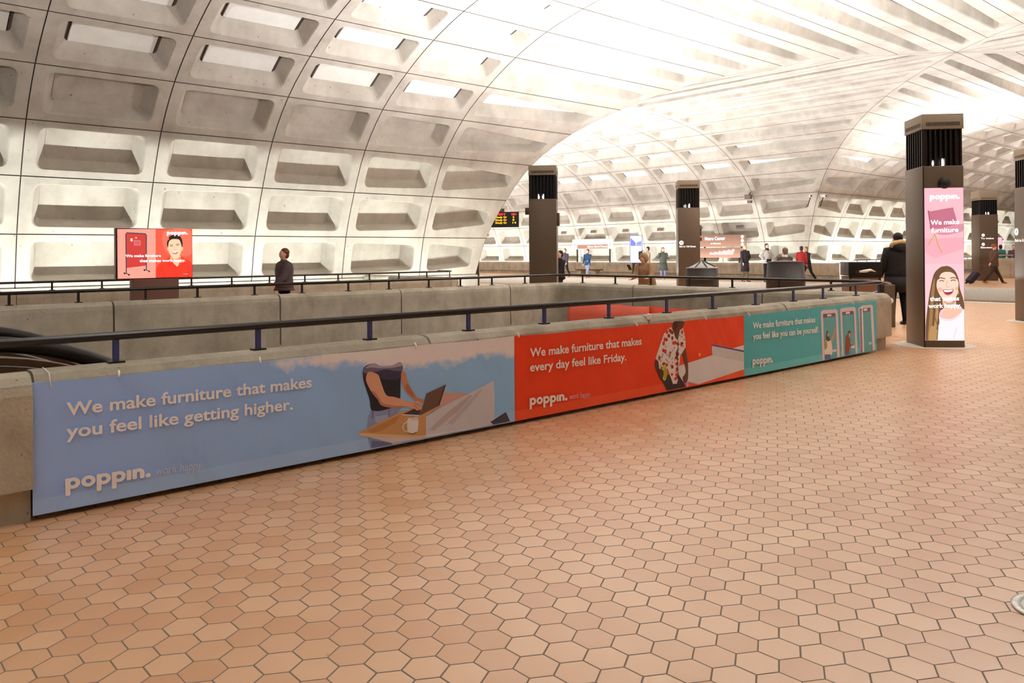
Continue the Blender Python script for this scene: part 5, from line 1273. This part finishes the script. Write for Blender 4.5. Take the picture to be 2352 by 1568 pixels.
    if hood:
        mb = MB()
        if hood[0] == 'up': ball(mb, (0, -0.03, 1.645), (0.125, 0.125, 0.145), Lm)
        else: ball(mb, (0, -0.12, 1.48), (0.155, 0.10, 0.10), Lm)
        part(mb, 'hood', jm)
        if len(hood) > 1:
            mb = MB(); rr = random.Random(4); pts = []
            for i in range(33):
                q = R(-20 + 220 * i / 32); pts.append(Lm @ Vector((0.165 * math.cos(q), -0.10 - 0.05 * math.sin(q), 1.53 + 0.06 * math.sin(q))))
            mb.tube(pts, 0.04, n=10, radii=[0.036 + 0.012 * rr.random() for _ in pts])
            part(mb, 'fur_trim', cloth('fur', hood[1], 0.95))
    return root


WALK = ((24, 4), (-18, 24)); WALK2 = ((-20, 22), (22, 4)); STAND = ((2, 2), (-2, 1))
person('blurred passer-by in dark purple jacket walking left between the handrails', (7.15, 14.9), 180, 1.62, None, WALK, ((26, 14, 24), (-30, 14, 12)), (92, 76, 80), (22, 20, 22), hair=(120, 72, 52), hem=0.86, bulk=1.3)
person('commuter in dark jacket with black bag beside the left pylon', (33.0, 32.5), 190, 1.72, None, WALK2, ((10, 6, 20), (14, 6, 24)), (72, 66, 76), (44, 42, 46), hair=(116, 78, 56), bulk=1.1)
person('commuter behind the left pylon pulling a black suitcase', (16.6, 16.55), 170, 1.55, None, WALK, ((20, 6, 20), (4, 6, 14)), (46, 40, 42), (40, 36, 36), hair=(60, 44, 38))
person('walker in blue jacket, jeans and red shoes before the wide cream sign', (33.1, 30.8), 195, 1.68, None, ((26, 4), (-22, 18)), ((30, 6, 40), (6, 6, 20)), (48, 78, 116), (150, 160, 190), (214, 80, 84), (36, 28, 28), bulk=0.95)
person('person in a tan hooded coat holding up a phone behind the parapet', (13.9, 11.15), 195, 1.43, None, STAND, ((40, 14, 60), (42, 12, 56)), (164, 128, 98), (60, 56, 90), hair=(60, 44, 36), hem=0.55, lean=20, hood=('up',), bulk=1.3)
person('walker in a beige jacket wearing a black backpack beside the white screen', (33.65, 26.95), 150, 1.78, None, WALK, ((14, 8, 20), (-12, 8, 14)), (186, 168, 150), (70, 66, 74), hair=(44, 34, 32), bulk=1.05)
person('woman in grey green quilted coat and jeans, hand raised to her face', (33.1, 25.5), 232, 1.66, None, STAND, ((22, 10, 95), (40, 34, 125)), (88, 90, 82), (146, 150, 196), (220, 214, 210), (150, 76, 52), hem=0.52, skirt=1.25, hairlong=0.05, bulk=1.05)
person('grey haired man in long charcoal coat standing right of the station sign', (33.4, 20.9), 255, 1.74, None, ((6, 0), (-4, 2)), ((0, 22, -1), (4, 8, 18)), (58, 50, 56), (120, 106, 94), (110, 66, 46), (178, 166, 150), hem=0.48, bulk=1.05)
lj = person('man in pale grey puffer jacket and dark scarf, hands on hips', (33.5, 19.8), 250, 1.78, None, STAND, ((-4, 40, -1), (-4, 40, -1)), (206, 200, 192), (40, 36, 40), (60, 44, 36), (74, 56, 48), hem=0.86, bulk=1.08, collar=(60, 46, 44))
person('curly grey haired person seen only above the right black bin', (20.3, 11.45), 60, 1.52, None, STAND, hair=(112, 98, 84), jacket=(84, 70, 62), collar=(232, 224, 216), bulk=1.1)
person('person in red jacket next to someone in black, behind the right bin', (34.0, 18.35), 20, 1.64, None, STAND, jacket=(178, 52, 50), trousers=(50, 46, 50), hair=(76, 50, 42))
person('person in black coat leaning towards the red jacket', (35.3, 18.75), 160, 1.68, None, WALK2, ((20, 8, 30), (10, 8, 30)), (44, 42, 44), (48, 44, 44), hair=(160, 126, 104), lean=8, hem=0.7)
person('man seen from behind in black parka with fur trimmed hood, beside the big pylon', (15.98, 6.62), 52, 1.76, None, ((4, 2), (-6, 4)), ((6, 16, 20), (6, 10, 20)), (38, 34, 34), (22, 20, 22), (24, 20, 20), (38, 30, 28), hem=0.62, hood=('down', (196, 164, 120)), bulk=1.28)
person('distant man in black jacket walking away between the right hand pylons', (52.0, 16.75), 40, 1.82, None, WALK, ((16, 8, 16), (-14, 8, 14)), (48, 44, 46), (44, 40, 42), hair=(40, 32, 30), bulk=1.15)
person('man in brown jacket and rust cap striding right with a rolling suitcase', (37.45, 11.55), -38, 1.76, None, ((34, 4), (-32, 12)), ((20, 8, 30), (-38, 10, 4)), (104, 74, 62), (72, 58, 50), (150, 96, 66), (190, 150, 130), cap=(160, 88, 62), hem=0.86, bulk=1.05)
person('figure in teal jacket behind the distant low wall, under the pink screen', (46.2, 13.95), 45, 1.66, None, STAND, jacket=(54, 112, 104), trousers=(50, 48, 50), hair=(70, 58, 60), bulk=1.3)
person('figure in plum jacket behind the distant low wall at the right pylon', (46.75, 13.5), 200, 1.64, None, STAND, jacket=(96, 70, 86), trousers=(50, 48, 50), hair=(70, 50, 60), bulk=1.2)

BAGM = cloth('bag_nylon', (40, 38, 46))


def soft_box(name, label, cat, loc, rz, size, mat, straps=(), group=None):
    t = thing(name, label, cat, loc, rz, group)
    mb = MB(); mb.box((0, 0, size[2] / 2), size, bev=min(size) * 0.28); lpart(mb, 'bag_body', mat, t)
    for pts, r in straps:
        mb = MB(); mb.tube(pts, r, n=8); lpart(mb, 'strap', mat, t)
    return t


soft_box('backpack', 'black backpack on the back of the beige jacket walker', 'backpack', (33.28, 27.12, 1.05), R(60), (0.28, 0.16, 0.44), BAGM, [([(-0.08, 0.0, 0.44), (-0.08, -0.05, 0.50), (-0.08, -0.16, 0.44), (-0.09, -0.2, 0.25)], 0.016)])
soft_box('shoulder_bag', 'black shoulder bag carried by the dark jacket commuter', 'bag', (32.72, 32.9, 0.62), R(40), (0.36, 0.13, 0.28), BAGM, [([(-0.12, 0, 0.26), (-0.08, 0, 0.50), (0.08, 0, 0.50), (0.12, 0, 0.26)], 0.01)])
soft_box('shopping_bag', 'pale green bag held by the walker in blue', 'bag', (32.7, 30.95, 0.93), R(10), (0.30, 0.16, 0.30), cloth('green_bag', (176, 190, 160)), [([(-0.08, 0, 0.29), (0, 0, 0.42), (0.08, 0, 0.29)], 0.008)])
soft_box('crossbody_bag', 'small black crossbody bag on the pale grey jacket man', 'bag', (33.37, 19.62, 0.93), R(160), (0.24, 0.09, 0.15), BAGM, [([(-0.10, 0, 0.13), (-0.05, 0.02, 0.34), (0.16, 0.06, 0.58)], 0.008)])
sc1 = thing('suitcase', 'dark rolling suitcase dragged by the striding man', 'suitcase', (36.55, 12.25, 0.0), R(-38))
TB = Matrix.Translation((0, 0, 0.05)) @ Matrix.Rotation(R(42), 4, 'Y')
mb = MB(); mb.box((0, 0, 0.30), (0.20, 0.36, 0.52), bev=0.04, M=TB); lpart(mb, 'suitcase_shell', cloth('suitcase_cloth', (60, 52, 66)), sc1)
mb = MB(); mb.tube([TB @ Vector((0.06, -0.1, 0.5)), TB @ Vector((0.06, -0.1, 0.98)), TB @ Vector((0.06, 0.1, 0.98)), TB @ Vector((0.06, 0.1, 0.5))], 0.009); lpart(mb, 'pull_handle', RAILD, sc1)
for s in (-0.14, 0.14):
    mb = MB(); mb.lathe([(0.04, -0.02), (0.045, 0), (0.04, 0.02)], n=16, M=Matrix.Translation((0.0, s, 0.045)) @ Matrix.Rotation(R(90), 4, 'X')); lpart(mb, 'wheel', BLACKM, sc1)
sc2 = thing('suitcase', 'black suitcase at the foot of the left pylon', 'suitcase', (16.2, 16.95, 0.0), R(150))
mb = MB(); mb.box((0, 0, 0.40), (0.40, 0.24, 0.70), bev=0.05); lpart(mb, 'suitcase_shell', cloth('suitcase_cloth', (34, 28, 28)), sc2)
mb = MB(); mb.tube([(-0.1, 0.08, 0.74), (-0.1, 0.08, 1.0), (0.1, 0.08, 1.0), (0.1, 0.08, 0.74)], 0.009); lpart(mb, 'pull_handle', RAILD, sc2)
for s in (-0.14, 0.14):
    mb = MB(); mb.lathe([(0.03, -0.02), (0.035, 0), (0.03, 0.02)], n=16, M=Matrix.Translation((s, 0.0, 0.035)) @ Matrix.Rotation(R(90), 4, 'X')); lpart(mb, 'wheel', BLACKM, sc2)
ph = MB(); ph.box((0, 0, 0), (0.075, 0.012, 0.15), bev=0.004, M=Matrix.Translation((13.38, 11.22, 1.12)) @ Matrix.Rotation(R(100), 4, 'Z') @ Matrix.Rotation(R(-40), 4, 'X'))
tag(ph.build('phone', BLACKM), 'dark phone in the hands of the tan coat person', 'phone')

# ------------------------------------------------------------------ bins
BINM = noisy('bin_black_plastic', srgb(52, 44, 44), srgb(66, 58, 56), 160, 0.45, 0.1, 300)
LIDM = noisy('bin_lid_grey', srgb(150, 142, 140), srgb(170, 162, 158), 60, 0.4, 0.05, 200)


def round_bin(label, loc, r, h, cone, ribs):
    t = thing('litter_bin', label, 'bin', loc, 0, 'black round bins behind the end parapet')
    z = [0, 0.18, 0.30, 0.52, 0.74, h - 0.12]
    prof_ = [(r * 0.99, 0), (r * 1.02, 0.30)]
    for zz in ribs: prof_ += [(r * 1.0, zz - 0.012), (r * 1.025, zz - 0.004), (r * 1.025, zz + 0.012), (r * 0.985, zz + 0.02)]
    prof_ += [(r * 0.93, h - cone), (r * 0.91, h - cone + 0.015)]
    mb = MB(); mb.lathe(prof_, n=48); lpart(mb, 'bin_body', BINM, t)
    mb = MB(); mb.lathe([(r * 0.93, h - cone + 0.012), (r * 0.90, h - cone + 0.03), (r * 0.45, h - cone * 0.42), (r * 0.08, h)] if cone > 0.1 else [(r * 0.93, h - cone + 0.012), (r * 0.88, h - cone + 0.03), (r * 0.5, h - cone * 0.3), (r * 0.1, h)], n=48)
    lid = lpart(mb, 'lid', LIDM if cone > 0.1 else BINM, t)
    for k in range(8):
        q = R(45 * k + 10); mb = MB()
        mb.tube([(r * 0.88 * math.cos(q), r * 0.88 * math.sin(q), h - cone + 0.035), (r * 0.10 * math.cos(q), r * 0.10 * math.sin(q), h + 0.002)], 0.012, n=6)
        if cone > 0.1: lpart(mb, 'lid_rib', BINM, lid)
    for zz in ribs:
        mb = MB(); mb.lathe([(r * 1.0, zz - 0.006), (r * 1.032, zz), (r * 1.0, zz + 0.01)], n=48); lpart(mb, 'rim_band', LIDM, t)
    return t


round_bin('black round bin with grey conical lid, left of the two behind the parapet', (13.95, 9.75, 0), 0.345, 1.26, 0.17, (0.62, 0.88))
round_bin('black round bin with shallow domed lid, right of the two behind the parapet', (13.85, 7.80, 0), 0.355, 1.28, 0.06, (0.94,))

# newspaper and litter boxes beside the parka man
nb = thing('newspaper_box', 'brown and black litter box with a newspaper in its slot', 'litter box', (15.07, 6.93, 0), PA - math.pi / 2)
BRN = noisy('box_brown', srgb(112, 76, 54), srgb(128, 90, 66), 60, 0.5, 0.05, 200)
mb = MB(); mb.box((0, 0, 0.47), (0.56, 0.50, 0.94), bev=0.01); lpart(mb, 'box_body', BRN, nb)
mb = MB(); mb.box((0, 0, 1.10), (0.60, 0.54, 0.26), bev=0.012); mb.box((0, -0.255, 0.965), (0.60, 0.03, 0.04)); lpart(mb, 'hood', BLACKM, nb)
mb = MB(); mb.box((0.02, -0.274, 1.045), (0.40, 0.012, 0.05)); lpart(mb, 'slot', SLOT, nb)
for sx in (-0.27, 0.27):
    mb = MB(); mb.box((sx, -0.252, 0.47), (0.03, 0.012, 0.94)); lpart(mb, 'corner_post', BLACKM, nb)
mb = MB(); mb.box((-0.05, -0.258, 0.88), (0.26, 0.008, 0.035)); lpart(mb, 'label_strip', PALE_INK, nb)
mb = MB(); mb.box((0.05, -0.262, 0.60), (0.36, 0.008, 0.09), M=Matrix.Translation((0.05, 0, 0.6)) @ Matrix.Rotation(R(-14), 4, 'Y') @ Matrix.Translation((-0.05, 0, -0.6))); lpart(mb, 'sticker', PALE_INK, nb)
PAPER = newmat('newsprint', srgb(226, 218, 208), 0.7)
mb = MB(); mb.tube([(15.07 + PE.x * s - PB.x * 0.318, 6.93 + PE.y * s - PB.y * 0.318, 1.05 + z) for s, z in ((-0.12, 0), (0.0, 0.012), (0.08, 0.03), (0.17, 0.0))], 0.02, n=8, radii=[0.02, 0.03, 0.022, 0.004])
tag(mb.build('newspaper', PAPER), 'crumpled newspaper stuck in the slot of the litter box', 'newspaper')
gp = thing('recycling_box', 'narrow bronze box with pale round emblem, between litter box and parka man', 'litter box', (15.36, 6.58, 0), PA - math.pi / 2)
mb = MB(); mb.box((0, 0, 0.40), (0.20, 0.40, 0.80), bev=0.012); lpart(mb, 'box_body', BRONZE, gp)
mb = MB(); mb.lathe([(0.055, 0), (0.055, 0.004)], n=24, M=Matrix.Translation((0.01, -0.201, 0.50)) @ Matrix.Rotation(R(90), 4, 'X')); lpart(mb, 'emblem', PALE_INK, gp)
mb = MB(); ball(mb, (0.0, -0.0, 0.80), (0.095, 0.19, 0.06)); lpart(mb, 'rounded_top', BRONZE, gp)

# ------------------------------------------------------------------ signs, screens, boards
SGB = noisy('sign_brown', srgb(150, 112, 96), srgb(156, 118, 102), 8, 0.5, 0)
SGW = newmat('sign_cream', srgb(236, 230, 220), 0.45)
TURN = Vector((-1, 0, 0))


class FacePlane(Plane):
    """face on the far wall, looking back along -x; s runs towards -y (left to right as seen from the hall)"""
    def __init__(s, X, Y0): s.O = Vector((X, Y0, 0)); s.e = Vector((0, -1, 0)); s.n = Vector((-1, 0, 0))


def wall_sign(label, X, y_left, y_right, z0, z1, mat, group=None, post=True):
    t = thing('station_sign', label, 'sign', (X, (y_left + y_right) / 2, z0), 0, group)
    mb = MB(); mb.box((X + 0.04, (y_left + y_right) / 2, (z0 + z1) / 2), (0.08, y_left - y_right, z1 - z0), bev=0.005); mb.build('panel', mat, t)
    if post:
        for y in (y_left - 0.35, y_right + 0.35):
            mb = MB(); mb.box((X + 0.13, y, z1 / 2 - 0.2), (0.08, 0.08, z1 + 0.2)); mb.build('post', RAILD, t)
    return t, FacePlane(X, y_left)


s1, fp = wall_sign('brown Metro Center station sign on the far platform wall', 40.05, 28.2, 25.0, 1.72, 2.41, SGB)
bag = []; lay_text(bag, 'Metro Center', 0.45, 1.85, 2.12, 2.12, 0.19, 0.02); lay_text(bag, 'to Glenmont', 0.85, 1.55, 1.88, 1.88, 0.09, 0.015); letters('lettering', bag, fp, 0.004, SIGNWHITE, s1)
for k in range(3):
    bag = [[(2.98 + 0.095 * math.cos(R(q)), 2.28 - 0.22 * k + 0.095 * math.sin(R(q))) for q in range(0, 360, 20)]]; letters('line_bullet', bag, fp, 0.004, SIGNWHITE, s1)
s2_, fp = wall_sign('brown line map sign with slanted white station names and a red line', 40.05, 28.2, 25.15, 1.08, 1.66, SGB)
bag = []
for i in range(17):
    h_ = 0.10 + 0.012 * i + (0.05 if i % 3 == 0 else 0); x = 0.75 + 0.095 * i
    bag.append([(x, 1.26), (x + 0.045, 1.26), (x + 0.045 + h_ * 0.55, 1.26 + h_), (x + h_ * 0.55, 1.26 + h_)])
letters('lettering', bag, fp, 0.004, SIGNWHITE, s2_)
letters('red_line', [[(0.65, 1.20), (2.35, 1.20), (2.35, 1.235), (0.65, 1.235)]], fp, 0.004, newmat('line_red', srgb(236, 120, 120), 0.5), s2_)
s3_, fp = wall_sign('wide cream sign with brown strip, left of the white screen', 40.05, 38.7, 35.0, 1.68, 2.36, SGW)
letters('brown_strip', [[(0.48, 1.70), (3.28, 1.70), (3.28, 1.98), (0.48, 1.98)]], fp, 0.003, SGB, s3_)
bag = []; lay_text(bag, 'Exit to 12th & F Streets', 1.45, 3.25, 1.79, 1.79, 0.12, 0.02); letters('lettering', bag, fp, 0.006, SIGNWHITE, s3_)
bag = []
for sx in (0.25, 3.47):
    bag += [[(sx - 0.06, 1.95), (sx + 0.05, 2.05), (sx + 0.05, 2.09), (sx - 0.06, 1.99)], [(sx - 0.06, 1.95), (sx - 0.06, 1.99), (sx + 0.05, 1.89), (sx + 0.05, 1.85)]]
letters('arrow', bag, fp, 0.004, SLOT, s3_)

ks = thing('digital_screen', 'white lit platform screen in a blue frame left of the backpacked walker', 'digital screen', (36.6, 30.0, 0), 0)
BLUEF = newmat('frame_blue', srgb(92, 92, 200), 0.4)
kp = Plane((36.43, 30.50), (PE.x, PE.y)); ku = 0.74
KM = Matrix.Translation(kp(ku / 2, 0, -0.05)) @ Matrix.Rotation(PA - math.pi / 2, 4, 'Z')
ks.matrix_world = KM
mb = MB(); mb.box((0, 0, 1.62), (ku, 0.10, 1.64), bev=0.008); lpart(mb, 'frame', BLUEF, ks)
mb = MB(); mb.box((0, -0.053, 1.62), (ku - 0.06, 0.006, 1.58)); lpart(mb, 'screen', newmat('screen_white', (0.02, 0.02, 0.02), 0.2, emit=srgb(246, 248, 255), estr=1.0), ks)
kk = [((120, 130, 220), [(-0.32, 2.30), (-0.02, 2.0), (-0.02, 1.84), (-0.32, 1.84)]), ((160, 166, 236), [(0.02, 2.02), (0.32, 2.12), (0.32, 1.84), (0.02, 1.84)]), ((90, 100, 200), [(-0.33, 1.82), (0.33, 1.82), (0.33, 1.845), (-0.33, 1.845)]), ((110, 120, 210), [(0.08, 1.98), (0.3, 2.02), (0.3, 1.97), (0.08, 1.94)])]
kf = Plane((0, -0.058), (1, 0)); o = print_mesh('picture', [(c, q, 0) for c, q in kk], kf, 0.0, 0.0004, SCREEN_INK, None); o.parent = ks
mb = MB(); mb.box((0, 0, 0.40), (0.45, 0.12, 0.80)); lpart(mb, 'pedestal', RAILD, ks)

pk = thing('digital_screen', 'distant pink lit screen behind the striding suitcase man', 'digital screen', (52.6, 16.1, 0), PA - math.pi / 2)
mb = MB(); mb.box((0, 0, 1.70), (0.62, 0.12, 1.0), bev=0.01); lpart(mb, 'frame', SLOT, pk)
mb = MB(); mb.box((0.06, -0.063, 1.70), (0.46, 0.006, 0.92)); lpart(mb, 'screen', newmat('screen_pink2', (0.02, 0.02, 0.02), 0.2, emit=srgb(244, 170, 190), estr=1.0), pk)
mb = MB(); mb.box((0, 0, 0.6), (0.3, 0.10, 1.2)); lpart(mb, 'pedestal', SLOT, pk)

# arrivals board
ab = thing('arrival_board', 'dark train arrivals board with red, green and amber text, left of the tall pylon', 'arrivals board', (20.8, 22.99, 0), PA - math.pi / 2)
mb = MB(); mb.box((-1.0, 0.08, 2.76), (2.0, 0.16, 0.60), bev=0.01); lpart(mb, 'casing', SLOT, ab)
mb = MB(); mb.box((-1.65, 0.14, 1.6), (0.12, 0.12, 3.2)); lpart(mb, 'post', BRONZE, ab)
mb = MB(); mb.box((-0.72, 0.08, 3.12), (0.30, 0.14, 0.14)); lpart(mb, 'mount', BRONZE, ab)
LR, LG, LA = (newmat('led_' + n, (0.02, 0.02, 0.02), 0.4, emit=c, estr=1.6) for n, c in (('red', srgb(255, 40, 50)), ('green', srgb(120, 220, 40)), ('amber', srgb(250, 180, 30))))
apl = Plane((0, 0), (1, 0))
bag = []; lay_text(bag, 'LN CAR  DEST', -1.72, -0.50, 2.93, 2.93, 0.07, 0.03); lay_text(bag, 'MIN', -0.28, -0.10, 2.93, 2.93, 0.07, 0.03); o = letters('header', bag, apl, 0.004, LR, None); o.parent = ab
for k, (a, b_) in enumerate((('Shady Gr', '2'), ('Shady Gr', '8'), ('Shady Gr', '14'))):
    zz = 2.82 - 0.11 * k
    for txt, x0, x1, mt, nm in ((a, -0.92, -0.46, LA, 'destination'), ('RD', -1.7, -1.5, LA, 'line_code'), (b_, -0.24, -0.24 + 0.07 * len(b_), LA, 'minutes'), ('8', -1.08, -1.01, LG, 'car_count')):
        bag = []; lay_text(bag, txt, x0, x1, zz, zz, 0.07, 0.02); o = letters(nm, bag, apl, 0.004, mt, None); o.parent = ab

# ------------------------------------------------------------------ small fittings
CAMW = newmat('camera_white', srgb(226, 222, 216), 0.4)
for lab, base, aim in (('white security camera on a bracket left of the far vault corner', (38.95, 20.5, 4.30), Vector((-0.8, -0.6, -0.12))), ('white security camera on a bracket right of the far vault corner', (39.25, 19.96, 4.28), Vector((-0.35, -0.9, -0.12)))):
    t = thing('security_camera', lab, 'camera', base, 0, 'security cameras at the vault corner'); aim.normalize()
    mb = MB(); mb.tube([Vector((0, 0, 0)) - aim * 0.16, Vector((0, 0, 0)) + aim * 0.16, aim * 0.20], 0.09, n=16, radii=[0.085, 0.095, 0.07]); lpart(mb, 'housing', CAMW, t)
    mb = MB(); mb.tube([aim * 0.19, aim * 0.212], 0.045, n=14); lpart(mb, 'lens', SLOT, t)
    mb = MB(); mb.tube([(0, 0, -0.08), (0.25, 0.28, -0.5), (0.55, 0.55, -0.55)], 0.025, n=8); lpart(mb, 'arm', RAILD, t)
sp = thing('loudspeaker', 'dark loudspeaker box on the rib above the Metro Center sign', 'loudspeaker', (38.9, 24.1, 4.35))
mb = MB(); mb.box((0, 0, 0.1), (0.25, 0.34, 0.24), bev=0.01); mb.box((0.05, -0.05, -0.18), (0.14, 0.24, 0.14), bev=0.01); lpart(mb, 'box', noisy('speaker_taupe', srgb(110, 96, 90), srgb(124, 110, 104), 60, 0.6), sp)
mb = MB(); mb.tube([(0.05, 0, 0.2), (0.25, 0.02, 0.34)], 0.03, n=8); lpart(mb, 'bracket', RAILD, sp)
VENT = newmat('vent_grey', srgb(158, 142, 134), 0.6); VSL = newmat('vent_louvre', srgb(112, 96, 90), 0.6)
v0 = None
for i, k in enumerate((1, 2, 3, 4, 5, 6, 7, 9)):
    y = YC + BAY0 + BAYW * (k - 0.5) + 0.2
    if v0 is None:
        v0 = thing('wall_vent', 'small vent in a coffer', 'vent', (0, 0, 0), 0, 'small vents in the coffers above the far signs')
        mb = MB(); mb.box((0, 0, 0), (0.06, 0.52, 0.20), bev=0.008); lpart(mb, 'vent_frame', VENT, v0)
        for zz in (-0.06, 0.0, 0.06):
            mb = MB(); mb.box((-0.032, 0, zz), (0.01, 0.44, 0.03)); lpart(mb, 'louvre', VSL, v0)
        v = v0
    else: v = dup(v0, (0, 0, 0), 0)
    r_, z_ = prof_n(1.52, 0.40)
    v.location = (XC + r_ - 0.02, y, z_ + 0.05); v.rotation_euler = (0, R(20), 0)
    v['label'] = 'small rectangular louvred vent inside a coffer above the far platform signs'

# low wall with a rail and a bench on the far platforms
mb = MB(); mb.box((0, 0, 0.5), (1.75, 0.25, 1.0), bev=0.02, M=Matrix.Translation((44.75, 13.75, 0)) @ Matrix.Rotation(PA - math.pi / 2, 4, 'Z'))
struct(mb.build('wall_island', CONC))
t = thing('handrail', 'pale handrail on the distant low wall behind the striding man', 'handrail', (44.75, 13.75, 1.0), PA - math.pi / 2)
mb = MB(); mb.tube([(-0.85, 0, 0.14), (0.85, 0, 0.14)], 0.03); lpart(mb, 'top_rail', LIDM, t)
for x in (-0.8, 0, 0.8):
    mb = MB(); mb.tube([(x, 0, 0), (x, 0, 0.14)], 0.015, n=8); lpart(mb, 'post', LIDM, t)
bt = thing('bench', 'dark stone bench slab on the far platform below the cream sign', 'bench', (35.8, 33.2, 0), R(90))
mb = MB(); mb.box((0, 0, 0.40), (1.9, 0.5, 0.09), bev=0.02); lpart(mb, 'seat', BRONZE, bt)
for x in (-0.6, 0.6):
    mb = MB(); mb.box((x, 0, 0.18), (0.25, 0.4, 0.36)); lpart(mb, 'leg', CONC, bt)

# floor drain ring at the right edge
dr = thing('floor_drain', 'round metal floor drain cover at the right edge of the tiled floor', 'drain cover', (3.74, 0.93, 0.0))
STEEL = noisy('cast_steel', srgb(170, 170, 166), srgb(206, 206, 202), 60, 0.35, 0.1, 200, metal=0.7)
mb = MB(); mb.lathe([(0.165, 0.0), (0.165, 0.006), (0.155, 0.009), (0.135, 0.009), (0.130, 0.004)], n=48); lpart(mb, 'rim', STEEL, dr)
mb = MB(); mb.lathe([(0.130, 0.0), (0.128, 0.005), (0.105, 0.007), (0.02, 0.007)], n=48); lid = lpart(mb, 'cover', STEEL, dr)
for k in range(10):
    q = R(36 * k); mb = MB(); mb.box((0.075 * math.cos(q), 0.075 * math.sin(q), 0.0075), (0.05, 0.018, 0.003), rot=q); lpart(mb, 'grate_slot', SLOT, lid)

# ------------------------------------------------------------------ escalators dropping into the well
RUB = newmat('handrail_rubber', srgb(26, 20, 18), 0.25); DECK = noisy('deck_bronze', srgb(92, 70, 52), srgb(108, 84, 62), 40, 0.35, 0.02, 200, metal=0.7)
GLS = noisy('balustrade_steel', srgb(126, 128, 130), srgb(140, 142, 144), 3, 0.4, 0.0, metal=0.3)


def balustrade(label, y):
    t = thing('escalator', label, 'escalator', (0, y, 0), 0, 'escalators in the well')
    prof_ = [(-6.0, 0.87), (0.75, 0.87)]
    for i in range(1, 9):
        a = R(30 * i / 8); prof_.append((0.75 + 2.0 * math.sin(a), 0.87 - 2.0 * (1 - math.cos(a))))
    x, z = prof_[-1]; prof_.append((x + 8.0, z - 8.0 * math.tan(R(30))))
    mb = MB(); mb.tube([(px, 0, pz) for px, pz in prof_], 0.055, n=12); lpart(mb, 'handrail_belt', RUB, t)
    mb = MB()
    for dz_, wd, th in ((-0.085, 0.15, 0.05), (-0.15, 0.22, 0.05)):
        vs = []; fs = []
        for px, pz in prof_:
            for yy, zz in ((-wd / 2, dz_), (wd / 2, dz_), (wd / 2, dz_ - th), (-wd / 2, dz_ - th)): vs.append((px, yy, pz + zz))
        for i in range(len(prof_) - 1):
            for j in range(4): fs.append((i * 4 + j, (i + 1) * 4 + j, (i + 1) * 4 + (j + 1) % 4, i * 4 + (j + 1) % 4))
        mb.add(vs, fs)
    lpart(mb, 'deck_trim', DECK, t)
    mb = MB(); vs = []; fs = []
    for px, pz in prof_:
        for yy, zz in ((-0.03, -0.2), (0.03, -0.2), (0.03, -1.15), (-0.03, -1.15)): vs.append((px, yy, pz + zz))
    for i in range(len(prof_) - 1):
        for j in range(4): fs.append((i * 4 + j, (i + 1) * 4 + j, (i + 1) * 4 + (j + 1) % 4, i * 4 + (j + 1) % 4))
    mb.add(vs, fs); lpart(mb, 'side_panel', GLS, t)
    mb = MB()
    vs = []; fs = []
    for px, pz in prof_:
        for yy in (0.06, 1.0): vs.append((px, yy, pz - 0.95))
    for i in range(len(prof_) - 1): fs.append((i * 2, (i + 1) * 2, (i + 1) * 2 + 1, i * 2 + 1))
    mb.add(vs, fs); lpart(mb, 'steps', CONCD, t)
    return t


balustrade('escalator balustrade with thick black handrail nearest to the blue banner', 6.35)
balustrade('second escalator balustrade deeper in the well', 7.75)

# ------------------------------------------------------------------ platform edges, rails
flat('trim_4', [(23.55, YC - BE, 24.13, YC + AE)], 0.012, 0.3, RINGM)
flat('trim_5', [(FE - 0.03, YC - BE, FE + 0.55, YC + AE)], 0.012, 0.45, RINGM)
RAILS = newmat('rail_steel', srgb(120, 108, 98), 0.35, 0.8)
for i, x in enumerate((25.3, 26.75, 29.9, 31.35)):
    mb = MB(); mb.box((x, YC + 8, -0.875), (0.07, 76, 0.15)); tag(mb.build('running_rail', RAILS), 'long steel running rail in the track pit between the platforms', 'rail', 'running rails of the two tracks')
mb = MB(); mb.box((28.3, YC + 8, -0.72), (0.30, 76, 0.12)); mb.box((28.3, YC + 8, -0.86), (0.12, 76, 0.2)); tag(mb.build('third_rail_cover', newmat('cover_white', srgb(214, 206, 198), 0.6)), 'pale cover board over the third rail between the tracks', 'rail cover')
